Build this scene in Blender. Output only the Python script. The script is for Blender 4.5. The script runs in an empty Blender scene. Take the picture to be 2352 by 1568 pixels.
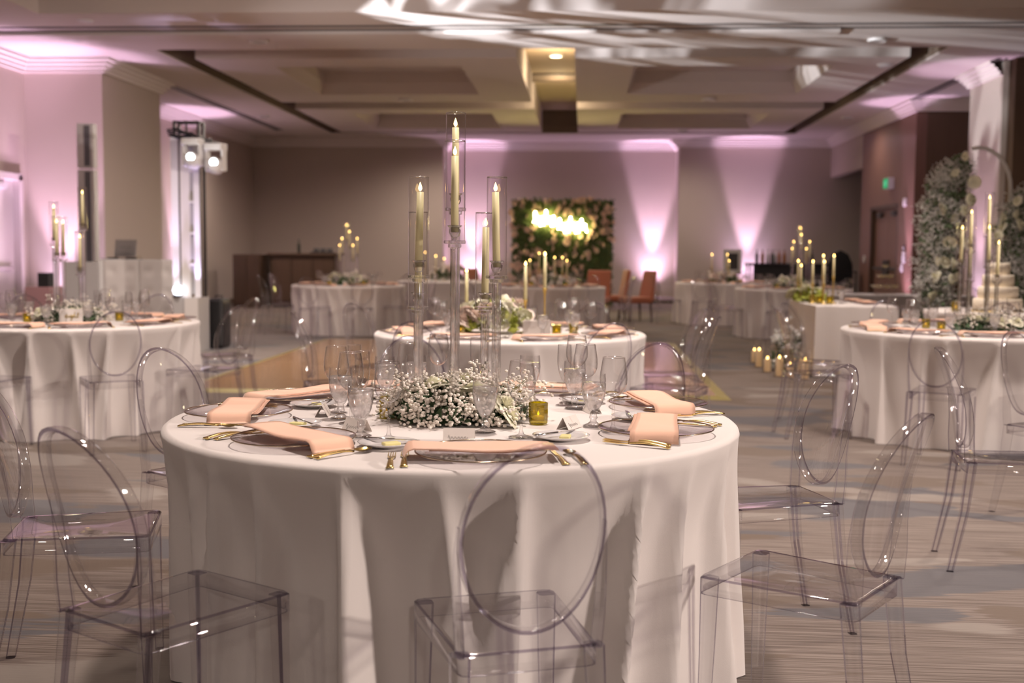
import bpy, math, random
from mathutils import Vector, Matrix, Euler
R = math.radians
PI = math.pi
random.seed(7)
scn = bpy.context.scene
col = scn.collection

# ------------------------------------------------------------------ camera
CAM_H = 1.304
cam_d = bpy.data.cameras.new('camera')
cam = bpy.data.objects.new('camera', cam_d)
col.objects.link(cam)
cam_d.sensor_width = 36.0
cam_d.lens = 40.0
cam_d.clip_end = 200
cam_d.dof.use_dof = True
cam_d.dof.focus_distance = 3.62
cam_d.dof.aperture_fstop = 2.6
YAW, PITCH, ROLL = R(3.548), R(4.468), R(0.42)
_fw = Vector((-math.sin(YAW) * math.cos(PITCH), math.cos(YAW) * math.cos(PITCH), -math.sin(PITCH)))
_rt = Vector((math.cos(YAW), math.sin(YAW), 0))
_up = _rt.cross(_fw)
_r2 = _rt * math.cos(ROLL) + _up * math.sin(ROLL)
_u2 = -_rt * math.sin(ROLL) + _up * math.cos(ROLL)
M = Matrix((( _r2.x, _u2.x, -_fw.x, 0), (_r2.y, _u2.y, -_fw.y, 0), (_r2.z, _u2.z, -_fw.z, CAM_H), (0, 0, 0, 1)))
cam.matrix_world = M
scn.camera = cam

# ------------------------------------------------------------------ world, exposure
w = bpy.data.worlds.new('world')
scn.world = w
w.use_nodes = True
w.node_tree.nodes['Background'].inputs[0].default_value = (0.6, 0.5, 0.45, 1)
w.node_tree.nodes['Background'].inputs[1].default_value = 0.02
scn.view_settings.view_transform = 'Standard'
scn.view_settings.look = 'None'
scn.view_settings.exposure = 0.0
scn.view_settings.gamma = 1.0
scn.view_settings.use_curve_mapping = False
cy = scn.cycles
cy.max_bounces = 10
cy.diffuse_bounces = 4
cy.glossy_bounces = 4
cy.transmission_bounces = 10
cy.transparent_max_bounces = 64
cy.sample_clamp_indirect = 3.0
cy.sample_clamp_direct = 0.0
cy.caustics_reflective = False
cy.caustics_refractive = False
cy.blur_glossy = 0.5

# ------------------------------------------------------------------ lights of the room, with added fill
def lamp(name, kind, loc, target, energy, color, size=0.1, spot=60, blend=0.5, parent=None):
    d = bpy.data.lights.new(name, kind)
    d.energy = energy
    d.color = color
    if kind == 'AREA':
        d.shape = 'DISK'
        d.size = size
    else:
        d.shadow_soft_size = size
    if kind == 'SPOT':
        d.spot_size = R(spot)
        d.spot_blend = blend
    o = bpy.data.objects.new(name, d)
    col.objects.link(o)
    o.location = loc
    v = Vector(target) - Vector(loc)
    o.rotation_euler = v.to_track_quat('-Z', 'Y').to_euler()
    if parent is not None:
        o.parent = parent
    return o

WARM = (1.0, 0.83, 0.71)
NEUT = (1.0, 0.85, 0.77)
PINK = (0.92, 0.60, 0.90)
LILAC = (0.72, 0.60, 1.0)
NEAR_LIGHTS = [  # (x, y, energy, cone): unseen ceiling downlights added to light the near hall
    (-0.2, 4.1, 640, 84), (4.0, 2.2, 520, 100), (-4.2, 1.2, 330, 100), (3.2, 6.6, 850, 100), (-0.45, 7.4, 820, 100), (-3.75, 6.7, 720, 100),
    (1.6, -1.6, 480, 100), (2.9, 11.2, 800, 90), (-2.2, 12.4, 560, 100), (6.2, 6.6, 560, 100), (-5.8, 12.4, 850, 100)]
ZC = 4.2      # main ceiling level
ZR = 4.75     # recess level
for i, (lx, ly, le, lc) in enumerate(NEAR_LIGHTS):
    lamp('added_downlight_lamp', 'SPOT', (lx, ly, ZR - 0.06), (lx, ly - 0.05, 0), le, NEUT, 0.18, lc, 0.8)
# far half of the hall: fill lamps added under the panels and soffit
FAR_LIGHTS = [(-3.4, 21.7, ZC - .03, 560), (2.3, 21.7, ZC - .03, 400), (-3.4, 27.35, ZC - .03, 700), (2.3, 27.35, ZC - .03, 430), (-6.9, 24.4, ZC - .03, 600), (5.5, 24.6, ZC - .03, 160), (-4.5, 15.7, ZC - .03, 600), (3.9, 15.8, ZC - .03, 480)]
for (lx, ly, lz, le) in FAR_LIGHTS:
    lamp('added_downlight_lamp', 'SPOT', (lx, ly, lz), (lx, ly, 0), le, WARM, 0.15, 164, 0.9)

# unseen fill washes, added behind the camera and to its side
ADDED_WASH = [(9.55, 1.0, 3.5, (0.0, 4.2, 0.6), 3000), (-3.6, -5.4, 4.0, (-0.6, 4.5, 0.7), 170), (1.5, -5.4, 4.0, (0.6, 9.0, 1.6), 330), (9.55, 4.6, 3.3, (-6.2, 15.4, 1.4), 4500)]
for (lx, ly, lz, tg, le) in ADDED_WASH:
    lamp('added_wash_lamp', 'SPOT', (lx, ly, lz), tg, le, NEUT, 0.25, 62 if ly < 4 else 26, 0.9)

# ------------------------------------------------------------------ materials
MAT = {}
def nmat(name):
    m = bpy.data.materials.new(name)
    m.use_nodes = True
    m.node_tree.nodes.clear()
    MAT[name] = m
    nt = m.node_tree
    out = nt.nodes.new('ShaderNodeOutputMaterial')
    return m, nt, out

def node(nt, t, **kw):
    n = nt.nodes.new(t)
    for k, v in kw.items():
        if k in n.inputs.keys():
            n.inputs[k].default_value = v
        else:
            setattr(n, k, v)
    return n

def c4(c):
    return (c[0], c[1], c[2], 1.0)

def pbr(name, color, rough=0.5, metal=0.0, var=0.0, vscale=8.0, bump=0.0, bscale=60.0, stretch=None, sheen=0.0, sss=0.0, emit=None, estr=0.0, coat=0.0, spec=0.5, trans=0.0, color2=None):
    m, nt, out = nmat(name)
    b = node(nt, 'ShaderNodeBsdfPrincipled')
    nt.links.new(b.outputs[0], out.inputs[0])
    b.inputs['Base Color'].default_value = c4(color)
    b.inputs['Roughness'].default_value = rough
    b.inputs['Metallic'].default_value = metal
    b.inputs['Specular IOR Level'].default_value = spec
    b.inputs['Sheen Weight'].default_value = sheen
    b.inputs['Coat Weight'].default_value = coat
    b.inputs['Transmission Weight'].default_value = trans
    if sss:
        b.inputs['Subsurface Weight'].default_value = sss
        b.inputs['Subsurface Radius'].default_value = (0.02, 0.012, 0.006)
    if emit:
        b.inputs['Emission Color'].default_value = c4(emit)
        b.inputs['Emission Strength'].default_value = estr
    tc = node(nt, 'ShaderNodeTexCoord')
    src = tc.outputs['Object']
    if stretch:
        mp = node(nt, 'ShaderNodeMapping')
        mp.inputs['Scale'].default_value = stretch
        nt.links.new(src, mp.inputs[0])
        src = mp.outputs[0]
    if var:
        n = node(nt, 'ShaderNodeTexNoise')
        n.inputs['Scale'].default_value = vscale
        n.inputs['Detail'].default_value = 4
        nt.links.new(src, n.inputs['Vector'])
        mx = node(nt, 'ShaderNodeMix', data_type='RGBA')
        a = color2 if color2 else tuple(max(0, x * (1 - var)) for x in color)
        bcol = color if color2 else tuple(min(1, x * (1 + var)) for x in color)
        mx.inputs[6].default_value = c4(a)
        mx.inputs[7].default_value = c4(bcol)
        nt.links.new(n.outputs['Fac'], mx.inputs[0])
        nt.links.new(mx.outputs[2], b.inputs['Base Color'])
    if bump:
        n2 = node(nt, 'ShaderNodeTexNoise')
        n2.inputs['Scale'].default_value = bscale
        n2.inputs['Detail'].default_value = 3
        nt.links.new(src, n2.inputs['Vector'])
        bp = node(nt, 'ShaderNodeBump')
        bp.inputs['Strength'].default_value = bump
        bp.inputs['Distance'].default_value = 0.01
        nt.links.new(n2.outputs['Fac'], bp.inputs['Height'])
        nt.links.new(bp.outputs[0], b.inputs['Normal'])
    return m

def clear(name, tint, edge, f0=0.045, rough=0.02, epow=3.0, fpow=5.0, gmax=1.0, body=0.0, body_col=(0.8, 0.8, 0.8)):
    """clear acrylic or thin glass: transparency with Fresnel reflection, denser where the sheet is seen edge-on"""
    m, nt, out = nmat(name)
    lw = node(nt, 'ShaderNodeLayerWeight')
    lw.inputs['Blend'].default_value = 0.5
    p1 = node(nt, 'ShaderNodeMath', operation='POWER'); p1.inputs[1].default_value = epow
    p2 = node(nt, 'ShaderNodeMath', operation='POWER'); p2.inputs[1].default_value = fpow
    nt.links.new(lw.outputs['Facing'], p1.inputs[0])
    nt.links.new(lw.outputs['Facing'], p2.inputs[0])
    mul = node(nt, 'ShaderNodeMath', operation='MULTIPLY_ADD')
    mul.inputs[1].default_value = gmax - f0
    mul.inputs[2].default_value = f0
    nt.links.new(p2.outputs[0], mul.inputs[0])
    mx = node(nt, 'ShaderNodeMix', data_type='RGBA')
    mx.inputs[6].default_value = c4(tint)
    mx.inputs[7].default_value = c4(edge)
    nt.links.new(p1.outputs[0], mx.inputs[0])
    tr = node(nt, 'ShaderNodeBsdfTransparent')
    nt.links.new(mx.outputs[2], tr.inputs[0])
    gl = node(nt, 'ShaderNodeBsdfGlossy')
    gl.inputs['Roughness'].default_value = rough
    gl.inputs['Color'].default_value = (1, 1, 1, 1)
    ms = node(nt, 'ShaderNodeMixShader')
    nt.links.new(mul.outputs[0], ms.inputs[0])
    last = tr.outputs[0]
    if body:
        df = node(nt, 'ShaderNodeBsdfDiffuse')
        df.inputs[0].default_value = c4(body_col)
        tl = node(nt, 'ShaderNodeBsdfTranslucent')
        tl.inputs[0].default_value = c4(body_col)
        a0 = node(nt, 'ShaderNodeMixShader'); a0.inputs[0].default_value = 0.5
        nt.links.new(df.outputs[0], a0.inputs[1]); nt.links.new(tl.outputs[0], a0.inputs[2])
        ns = node(nt, 'ShaderNodeTexNoise'); ns.inputs['Scale'].default_value = 45
        tc = node(nt, 'ShaderNodeTexCoord'); nt.links.new(tc.outputs['Object'], ns.inputs['Vector'])
        mm = node(nt, 'ShaderNodeMath', operation='MULTIPLY'); mm.inputs[1].default_value = body * 2
        nt.links.new(ns.outputs['Fac'], mm.inputs[0])
        a1 = node(nt, 'ShaderNodeMixShader')
        nt.links.new(mm.outputs[0], a1.inputs[0])
        nt.links.new(last, a1.inputs[1]); nt.links.new(a0.outputs[0], a1.inputs[2])
        last = a1.outputs[0]
    nt.links.new(last, ms.inputs[1])
    nt.links.new(gl.outputs[0], ms.inputs[2])
    nt.links.new(ms.outputs[0], out.inputs[0])
    return m

def emissive(name, color, strength, sampling='NONE'):
    m, nt, out = nmat(name)
    e = node(nt, 'ShaderNodeEmission')
    e.inputs[0].default_value = c4(color)
    e.inputs[1].default_value = strength
    nt.links.new(e.outputs[0], out.inputs[0])
    m.cycles.emission_sampling = sampling
    return m

pbr('cloth', (0.80, 0.74, 0.71), 0.62, var=0.03, vscale=3, bump=0.06, bscale=420, sheen=0.25, spec=0.3)
pbr('cloth_grey', (0.62, 0.60, 0.62), 0.7, var=0.03, vscale=3, bump=0.05, bscale=300, sheen=0.2, spec=0.3)
clear('acrylic', (0.972, 0.970, 0.975), (0.66, 0.63, 0.69), f0=0.075, rough=0.02, epow=4.0, gmax=0.85)
clear('acrylic_edge', (0.52, 0.48, 0.58), (0.22, 0.19, 0.28), f0=0.12, rough=0.06, epow=2.0, gmax=0.8)
clear('glass_thin', (0.982, 0.98, 0.982), (0.20, 0.165, 0.18), f0=0.07, rough=0.01, epow=2.8, fpow=3.2)
clear('glass_plate', (0.975, 0.965, 0.975), (0.72, 0.68, 0.72), f0=0.06, rough=0.02, epow=3.0, gmax=0.6)
clear('glass_chimney', (0.993, 0.991, 0.993), (0.62, 0.58, 0.63), f0=0.05, rough=0.015, epow=9.0, fpow=3.0)
clear('glass_lip', (0.85, 0.83, 0.85), (0.6, 0.57, 0.6), f0=0.35, rough=0.05, epow=3.0, fpow=2.0)
clear('ice_water', (0.92, 0.90, 0.90), (0.7, 0.66, 0.68), f0=0.06, rough=0.15, body=0.30, body_col=(1.0, 0.97, 0.95))
clear('water', (0.95, 0.93, 0.93), (0.6, 0.57, 0.58), f0=0.05, rough=0.02, body=0.12, body_col=(0.8, 0.74, 0.72))
clear('olive_glass', (0.70, 0.62, 0.05), (0.26, 0.21, 0.01), f0=0.07, rough=0.03, epow=2.2, body=0.20, body_col=(0.80, 0.70, 0.06))
clear('crystal', (0.97, 0.965, 0.97), (0.22, 0.19, 0.21), f0=0.16, rough=0.02, epow=2.0, fpow=2.2, gmax=0.9)
def rod_glass():
    m, nt, out = nmat('crystal_rod')
    g = node(nt, 'ShaderNodeBsdfGlass')
    g.inputs['Roughness'].default_value = 0.02
    g.inputs['IOR'].default_value = 1.5
    tr = node(nt, 'ShaderNodeBsdfTransparent')
    ms = node(nt, 'ShaderNodeMixShader'); ms.inputs[0].default_value = 0.55
    nt.links.new(g.outputs[0], ms.inputs[1]); nt.links.new(tr.outputs[0], ms.inputs[2])
    nt.links.new(ms.outputs[0], out.inputs[0])
rod_glass()
pbr('gold', (0.83, 0.62, 0.25), 0.22, 1.0)
pbr('gold_soft', (0.72, 0.53, 0.17), 0.35, 1.0)
pbr('silver', (0.75, 0.74, 0.75), 0.18, 1.0)
pbr('rim_metal', (0.50, 0.40, 0.30), 0.18, 1.0)
pbr('napkin', (0.90, 0.56, 0.41), 0.75, var=0.03, vscale=20, bump=0.05, bscale=500, sheen=0.2, spec=0.25)
pbr('ceramic', (0.78, 0.75, 0.75), 0.15, coat=0.5)
pbr('butter', (0.80, 0.72, 0.32), 0.45, sss=0.0)
pbr('card', (0.78, 0.71, 0.66), 0.8, bump=0.02, bscale=300)
pbr('ink', (0.03, 0.03, 0.03), 0.7)
pbr('wax', (0.80, 0.72, 0.42), 0.45, var=0.04, vscale=12, emit=(1.0, 0.72, 0.30), estr=0.03)  # faint emission stands in for flame light in the wax
pbr('wax_white', (0.86, 0.76, 0.62), 0.5, emit=(1.0, 0.55, 0.22), estr=0.28)  # emission imitates wax lit through by its flame
emissive('flame', (1.0, 0.62, 0.20), 9.0)
emissive('flame_far', (1.0, 0.58, 0.16), 16.0)
emissive('lens', (0.86, 0.95, 1.0), 14.0)
emissive('neon', (1.0, 0.82, 0.28), 110.0, 'FRONT')
emissive('lit_disc', (1.0, 0.84, 0.52), 12.0)
emissive('uplight_lens', (0.92, 0.70, 1.0), 14.0)
emissive('led_ball', (0.86, 0.88, 1.0), 5.0)
emissive('exit_green', (0.03, 0.55, 0.20), 0.6)
emissive('exit_letters', (0.25, 0.9, 0.5), 0.8)
pbr('petal', (0.86, 0.84, 0.66), 0.6, var=0.08, vscale=30, sss=0.0, sheen=0.2)
pbr('petal_blush', (0.80, 0.66, 0.58), 0.6, var=0.1, vscale=20, sheen=0.2)
pbr('petal_wall', (0.80, 0.58, 0.50), 0.65, var=0.15, vscale=9, sheen=0.2)
pbr('breath', (0.92, 0.85, 0.76), 0.75)
pbr('breath_far', (0.80, 0.79, 0.76), 0.8)
pbr('leaf_grey', (0.12, 0.17, 0.09), 0.7, var=0.4, vscale=10)
pbr('leaf', (0.075, 0.13, 0.045), 0.55, var=0.4, vscale=14)
pbr('leaf_dark', (0.045, 0.085, 0.035), 0.6, var=0.4, vscale=10)
pbr('leaf_lime', (0.42, 0.47, 0.08), 0.5, var=0.3, vscale=10)
pbr('stem', (0.11, 0.16, 0.06), 0.7)
pbr('moss_wall', (0.10, 0.125, 0.045), 0.85, var=0.5, vscale=7, bump=0.6, bscale=18)
pbr('wall_paint', (0.50, 0.425, 0.375), 0.85, var=0.03, vscale=1.5, bump=0.03, bscale=120)
pbr('ceiling_paint', (0.68, 0.61, 0.58), 0.9, var=0.02, vscale=1.0)
pbr('crown_paint', (0.74, 0.67, 0.64), 0.7, var=0.02, vscale=1.0)
pbr('slot_shade_brown', (0.17, 0.125, 0.095), 0.8, var=0.05, vscale=2)
pbr('slot_tan', (0.52, 0.42, 0.30), 0.85, var=0.04, vscale=2)
pbr('track_metal', (0.10, 0.09, 0.085), 0.5, 0.3)
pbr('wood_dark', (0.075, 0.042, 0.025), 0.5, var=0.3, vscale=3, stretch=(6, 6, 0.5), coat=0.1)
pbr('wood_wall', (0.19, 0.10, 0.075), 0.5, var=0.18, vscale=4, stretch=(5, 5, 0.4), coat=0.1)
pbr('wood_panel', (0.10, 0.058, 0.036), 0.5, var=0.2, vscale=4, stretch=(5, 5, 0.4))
pbr('dance_wood', (0.36, 0.205, 0.09), 0.24, var=0.25, vscale=5, stretch=(12, 1.2, 1), coat=0.3)
pbr('dance_trim', (0.30, 0.245, 0.06), 0.4, 0.3, var=0.1, vscale=6)
pbr('black', (0.012, 0.012, 0.014), 0.45)
pbr('black_gloss', (0.015, 0.015, 0.018), 0.15, coat=0.5)
pbr('charcoal', (0.06, 0.055, 0.055), 0.6)
pbr('tufted', (0.70, 0.66, 0.63), 0.6, var=0.03, vscale=3, bump=0.03, bscale=60, sheen=0.1)
pbr('panel_grey', (0.46, 0.44, 0.43), 0.6)
pbr('speaker_grey', (0.72, 0.71, 0.71), 0.5)
pbr('grille', (0.16, 0.16, 0.18), 0.7, bump=0.3, bscale=200)
pbr('scrim', (0.86, 0.84, 0.88), 0.7)
pbr('body_white', (0.75, 0.73, 0.72), 0.4)
pbr('rust', (0.34, 0.10, 0.045), 0.7, var=0.1, vscale=6, sheen=0.3)
pbr('cake', (0.88, 0.79, 0.64), 0.65, var=0.03, vscale=6, bump=0.1, bscale=30)
clear('champagne', (0.96, 0.88, 0.62), (0.7, 0.6, 0.35), f0=0.06, rough=0.05, body=0.45, body_col=(1.0, 0.90, 0.62))
pbr('bottle_dark', (0.02, 0.03, 0.02), 0.1, coat=0.6)
pbr('bottle_amber', (0.32, 0.11, 0.02), 0.12, coat=0.6)
pbr('bottle_clear', (0.55, 0.52, 0.55), 0.08, coat=0.6)
pbr('door_white', (0.66, 0.60, 0.58), 0.45)
pbr('mirror_green', (0.10, 0.20, 0.16), 0.06, 0.6, coat=0.5)
pbr('burgundy', (0.30, 0.16, 0.17), 0.6)
pbr('plastic_white', (0.7, 0.68, 0.68), 0.4)

def carpet():
    m, nt, out = nmat('carpet')
    L = nt.links.new
    b = node(nt, 'ShaderNodeBsdfPrincipled')
    b.inputs['Roughness'].default_value = 0.95
    b.inputs['Specular IOR Level'].default_value = 0.15
    b.inputs['Sheen Weight'].default_value = 0.2
    L(b.outputs[0], out.inputs[0])
    tc = node(nt, 'ShaderNodeTexCoord')
    def mapped(scale, off=(0, 0, 0)):
        mp = node(nt, 'ShaderNodeMapping')
        mp.inputs['Scale'].default_value = scale
        mp.inputs['Location'].default_value = off
        L(tc.outputs['Object'], mp.inputs[0])
        return mp.outputs[0]
    def noise(vec, scale, detail, dist=0.0):
        n = node(nt, 'ShaderNodeTexNoise')
        n.inputs['Scale'].default_value = scale
        n.inputs['Detail'].default_value = detail
        n.inputs['Distortion'].default_value = dist
        L(vec, n.inputs['Vector'])
        return n.outputs['Fac']
    def ramp(f, a, bb):
        r = node(nt, 'ShaderNodeMapRange')
        r.inputs['From Min'].default_value = a
        r.inputs['From Max'].default_value = bb
        L(f, r.inputs['Value'])
        return r.outputs[0]
    def mix(f, ca, cb):
        mx = node(nt, 'ShaderNodeMix', data_type='RGBA')
        L(f, mx.inputs[0])
        for k, c in ((6, ca), (7, cb)):
            if isinstance(c, tuple):
                mx.inputs[k].default_value = c4(c)
            else:
                L(c, mx.inputs[k])
        return mx.outputs[2]
    streak = noise(mapped((1.8, 105, 1)), 1.0, 5)
    base = mix(ramp(streak, 0.40, 0.60), (0.088, 0.061, 0.047), (0.215, 0.172, 0.147))
    fine = noise(mapped((5, 160, 1), (3, 1, 0)), 1.0, 3)
    jag = noise(mapped((3.0, 40, 1), (7, 3, 0)), 1.0, 2)
    def patch(scale, off, lo, hi):
        f = noise(mapped(scale, off), 1.0, 1.5, 0.3)
        a = node(nt, 'ShaderNodeMath', operation='MULTIPLY_ADD')
        a.inputs[1].default_value = 0.10
        L(jag, a.inputs[0]); L(f, a.inputs[2])
        return ramp(a.outputs[0], lo, hi)
    c = mix(patch((0.75, 1.7, 1), (1.3, 4.2, 0), 0.615, 0.630), base, (0.078, 0.076, 0.086))
    c = mix(patch((1.0, 2.2, 1), (9.1, 2.7, 0), 0.640, 0.660), c, (0.115, 0.080, 0.056))
    c = mix(patch((0.9, 2.1, 1), (21.7, 7.3, 0), 0.68, 0.70), c, (0.24, 0.205, 0.178))
    f2 = node(nt, 'ShaderNodeMath', operation='MULTIPLY'); f2.inputs[1].default_value = 0.35
    L(fine, f2.inputs[0])
    c = mix(f2.outputs[0], c, (0.14, 0.105, 0.085))
    L(c, b.inputs['Base Color'])
    bp = node(nt, 'ShaderNodeBump')
    bp.inputs['Strength'].default_value = 0.3
    bp.inputs['Distance'].default_value = 0.004
    L(fine, bp.inputs['Height'])
    L(bp.outputs[0], b.inputs['Normal'])
carpet()

# ------------------------------------------------------------------ mesh helpers
def mk(name, V, F, mats, idx=None, smooth=True):
    me = bpy.data.meshes.new(name)
    me.from_pydata([tuple(v) for v in V], [], F)
    for m in (mats if isinstance(mats, (list, tuple)) else [mats]):
        me.materials.append(MAT[m])
    if idx:
        me.polygons.foreach_set('material_index', idx)
    if smooth:
        me.polygons.foreach_set('use_smooth', [True] * len(me.polygons))
    me.update()
    return me

class B:
    """collects simple shapes for ONE mesh"""
    def __init__(s):
        s.V = []; s.F = []; s.I = []
    def add(s, V, F, mi=0):
        n = len(s.V)
        s.V += [Vector(v) for v in V]
        s.F += [tuple(i + n for i in f) for f in F]
        s.I += [mi] * len(F)
        return s
    def box(s, x0, x1, y0, y1, z0, z1, mi=0):
        V = [(x0, y0, z0), (x1, y0, z0), (x1, y1, z0), (x0, y1, z0), (x0, y0, z1), (x1, y0, z1), (x1, y1, z1), (x0, y1, z1)]
        return s.add(V, [(3, 2, 1, 0), (4, 5, 6, 7), (0, 1, 5, 4), (1, 2, 6, 5), (2, 3, 7, 6), (3, 0, 4, 7)], mi)
    def hull8(s, bot, top, mi=0):
        return s.add(list(bot) + list(top), [(3, 2, 1, 0), (4, 5, 6, 7), (0, 1, 5, 4), (1, 2, 6, 5), (2, 3, 7, 6), (3, 0, 4, 7)], mi)
    def lathe(s, prof, n=24, mi=0, cx=0, cy=0, cz=0, lobes=0, amp=0.0, cap=False):
        V = []
        for (r, z) in prof:
            for k in range(n):
                a = 2 * PI * k / n
                rr = r * (1 + amp * math.cos(lobes * a)) if lobes else r
                V.append((cx + rr * math.cos(a), cy + rr * math.sin(a), cz + z))
        F = []
        for j in range(len(prof) - 1):
            for k in range(n):
                k2 = (k + 1) % n
                F.append((j * n + k, j * n + k2, (j + 1) * n + k2, (j + 1) * n + k))
        if cap:
            F.append(tuple(range(n - 1, -1, -1)))
            F.append(tuple((len(prof) - 1) * n + k for k in range(n)))
        return s.add(V, F, mi)
    def tube(s, pts, rad, n=8, mi=0, closed=False, cap=True):
        pts = [Vector(p) for p in pts]
        m = len(pts)
        V = []
        prev = None
        for i, p in enumerate(pts):
            a = pts[i - 1] if (i > 0 or closed) else p
            b = pts[(i + 1) % m] if (i < m - 1 or closed) else p
            t = (b - a)
            if t.length < 1e-9:
                t = Vector((0, 0, 1))
            t.normalize()
            if prev is None:
                ref = Vector((0, 0, 1)) if abs(t.z) < 0.9 else Vector((1, 0, 0))
                u = t.cross(ref).normalized()
            else:
                u = (prev - t * prev.dot(t))
                u = u.normalized() if u.length > 1e-6 else t.orthogonal().normalized()
            prev = u
            v = t.cross(u)
            r = rad[i] if isinstance(rad, (list, tuple)) else rad
            for k in range(n):
                g = 2 * PI * k / n
                V.append(p + u * math.cos(g) * r + v * math.sin(g) * r)
        F = []
        for i in range(m if closed else m - 1):
            i2 = (i + 1) % m
            for k in range(n):
                k2 = (k + 1) % n
                F.append((i * n + k, i * n + k2, i2 * n + k2, i2 * n + k))
        if cap and not closed:
            F.append(tuple(range(n - 1, -1, -1)))
            F.append(tuple((m - 1) * n + k for k in range(n)))
        return s.add(V, F, mi)
    def mesh(s, name, mats, smooth=False):
        return mk(name, s.V, s.F, mats, s.I, smooth)

def ob(name, me, parent=None, loc=(0, 0, 0), rz=0.0, label=None, cat=None, group=None, kind=None, rot=None, sc=None):
    o = bpy.data.objects.new(name, me)
    col.objects.link(o)
    o.location = loc
    o.rotation_euler = rot if rot else (0, 0, rz)
    if sc:
        o.scale = sc
    if parent is not None:
        o.parent = parent
    if label: o['label'] = label
    if cat: o['category'] = cat
    if group: o['group'] = group
    if kind: o['kind'] = kind
    return o

def thing(name, label, cat, loc=(0, 0, 0), rz=0.0, group=None):
    return ob(name, None, None, loc, rz, label, cat, group)

def clone(root, loc, rz, label=None, group=None, sc=None):
    r = root.copy(); col.objects.link(r)
    r.location = loc; r.rotation_euler = (0, 0, rz)
    if sc: r.scale = sc
    if label: r['label'] = label
    if group: r['group'] = group
    for ch in list(root.children):
        c = ch.copy(); col.objects.link(c); c.parent = r
        for g in list(ch.children):
            d = g.copy(); col.objects.link(d); d.parent = c
    return r

def bevel(o, wdt, seg=2):
    md = o.modifiers.new('bevel', 'BEVEL')
    md.width = wdt; md.segments = seg; md.limit_method = 'ANGLE'; md.angle_limit = R(40)
    return o

PROTO = {}
def proto_copy(key, builder, loc, rz, label, group=None, sc=None):
    """first use builds the thing, later uses copy it with its parts"""
    if key not in PROTO:
        t = builder()
        PROTO[key] = t
        t.location = loc; t.rotation_euler = (0, 0, rz)
        t['label'] = label
        if group: t['group'] = group
        if sc: t.scale = sc
        return t
    return clone(PROTO[key], loc, rz, label, group, sc)

def hour(theta):
    h = int(round((90 - theta) / 30.0)) % 12
    return ['twelve', 'one', 'two', 'three', 'four', 'five', 'six', 'seven', 'eight', 'nine', 'ten', 'eleven'][h]

# ------------------------------------------------------------------ the room
XL, XR, YB = -8.6, 6.2, 29.4
CRB = 3.99
def structure(name, me, **kw):
    return ob(name, me, kind='structure', **kw)

b = B(); b.box(-9.5, 10.5, -6, 32, -0.1, 0.0)
structure('floor', b.mesh('floor', 'carpet'))

# dance floor laid on the carpet with its metal edging
b = B(); b.box(-3.70, 1.22, 10.36, 16.45, 0.0, 0.022)
df = structure('floor_dance', b.mesh('dance', 'dance_wood'), label='polished brown wood dance floor laid over the carpet')
b = B()
b.hull8([(-3.82, 10.22, 0), (1.34, 10.22, 0), (1.22, 10.36, 0), (-3.70, 10.36, 0)], [(-3.80, 10.24, .004), (1.32, 10.24, .004), (1.22, 10.36, .022), (-3.70, 10.36, .022)])
b.hull8([(-3.82, 16.59, 0), (-3.82, 10.22, 0), (-3.70, 10.36, 0), (-3.70, 16.45, 0)], [(-3.80, 16.57, .004), (-3.80, 10.24, .004), (-3.70, 10.36, .022), (-3.70, 16.45, .022)])
b.hull8([(1.34, 10.22, 0), (1.34, 16.59, 0), (1.22, 16.45, 0), (1.22, 10.36, 0)], [(1.32, 10.24, .004), (1.32, 16.57, .004), (1.22, 16.45, .022), (1.22, 10.36, .022)])
b.hull8([(1.34, 16.59, 0), (-3.82, 16.59, 0), (-3.70, 16.45, 0), (1.22, 16.45, 0)], [(1.32, 16.57, .004), (-3.80, 16.57, .004), (-3.70, 16.45, .022), (1.22, 16.45, .022)])
ob('edge_trim', b.mesh('trim', 'dance_trim'), df, label='olive gold metal edging')

T = 0.2
def wall(name, boxes, mat='wall_paint'):
    bb = B()
    for x in boxes: bb.box(*x)
    return structure(name, bb.mesh(name, mat))
ZT = 5.0
# left side, with the projecting pier and the recessed service door
wall('wall_left', [(XL - T, XL, -6, 14.75, 0, ZT), (XL - T, XL, 14.75, 17.02, 2.42, ZT), (XL - T, XL, 17.02, 17.2, 0, ZT), (XL - T, XL, 19.6, YB + 1.3, 0, ZT)])
wall('wall_pier_left', [(XL - T, -7.37, 17.2, 19.6, 0, ZT)])
wall('wall_back', [(XL - T, -3.63, YB, YB + T, 0, ZT), (-3.63 - T, -3.63, YB + T, 30.45, 0, ZT), (-3.63 - T, 2.4 + T, 30.45, 30.45 + T, 0, ZT),
                   (2.4, 2.4 + T, YB + T, 30.45, 0, ZT), (2.4, 9.0, YB, YB + T, 0, ZT)])
wall('wall_right', [(XR, XR + T, 26.1, YB, 3.25, ZT)])
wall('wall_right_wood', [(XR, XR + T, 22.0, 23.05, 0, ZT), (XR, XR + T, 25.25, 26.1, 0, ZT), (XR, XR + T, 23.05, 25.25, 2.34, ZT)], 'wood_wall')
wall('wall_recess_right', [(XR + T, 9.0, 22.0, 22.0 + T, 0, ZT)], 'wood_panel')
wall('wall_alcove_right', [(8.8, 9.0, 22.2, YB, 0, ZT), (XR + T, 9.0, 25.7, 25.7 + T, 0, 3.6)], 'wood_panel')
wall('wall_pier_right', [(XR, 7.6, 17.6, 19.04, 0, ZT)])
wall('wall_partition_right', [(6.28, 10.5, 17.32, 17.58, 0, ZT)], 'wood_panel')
wall('wall_outer_right', [(10.3, 10.5, -6, 17.4, 0, ZT), (7.6, 7.8, 19.0, 22.0, 0, ZT)])
wall('wall_behind', [(-9.5, 10.5, -6.2, -6.0, 0, ZT)])
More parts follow.
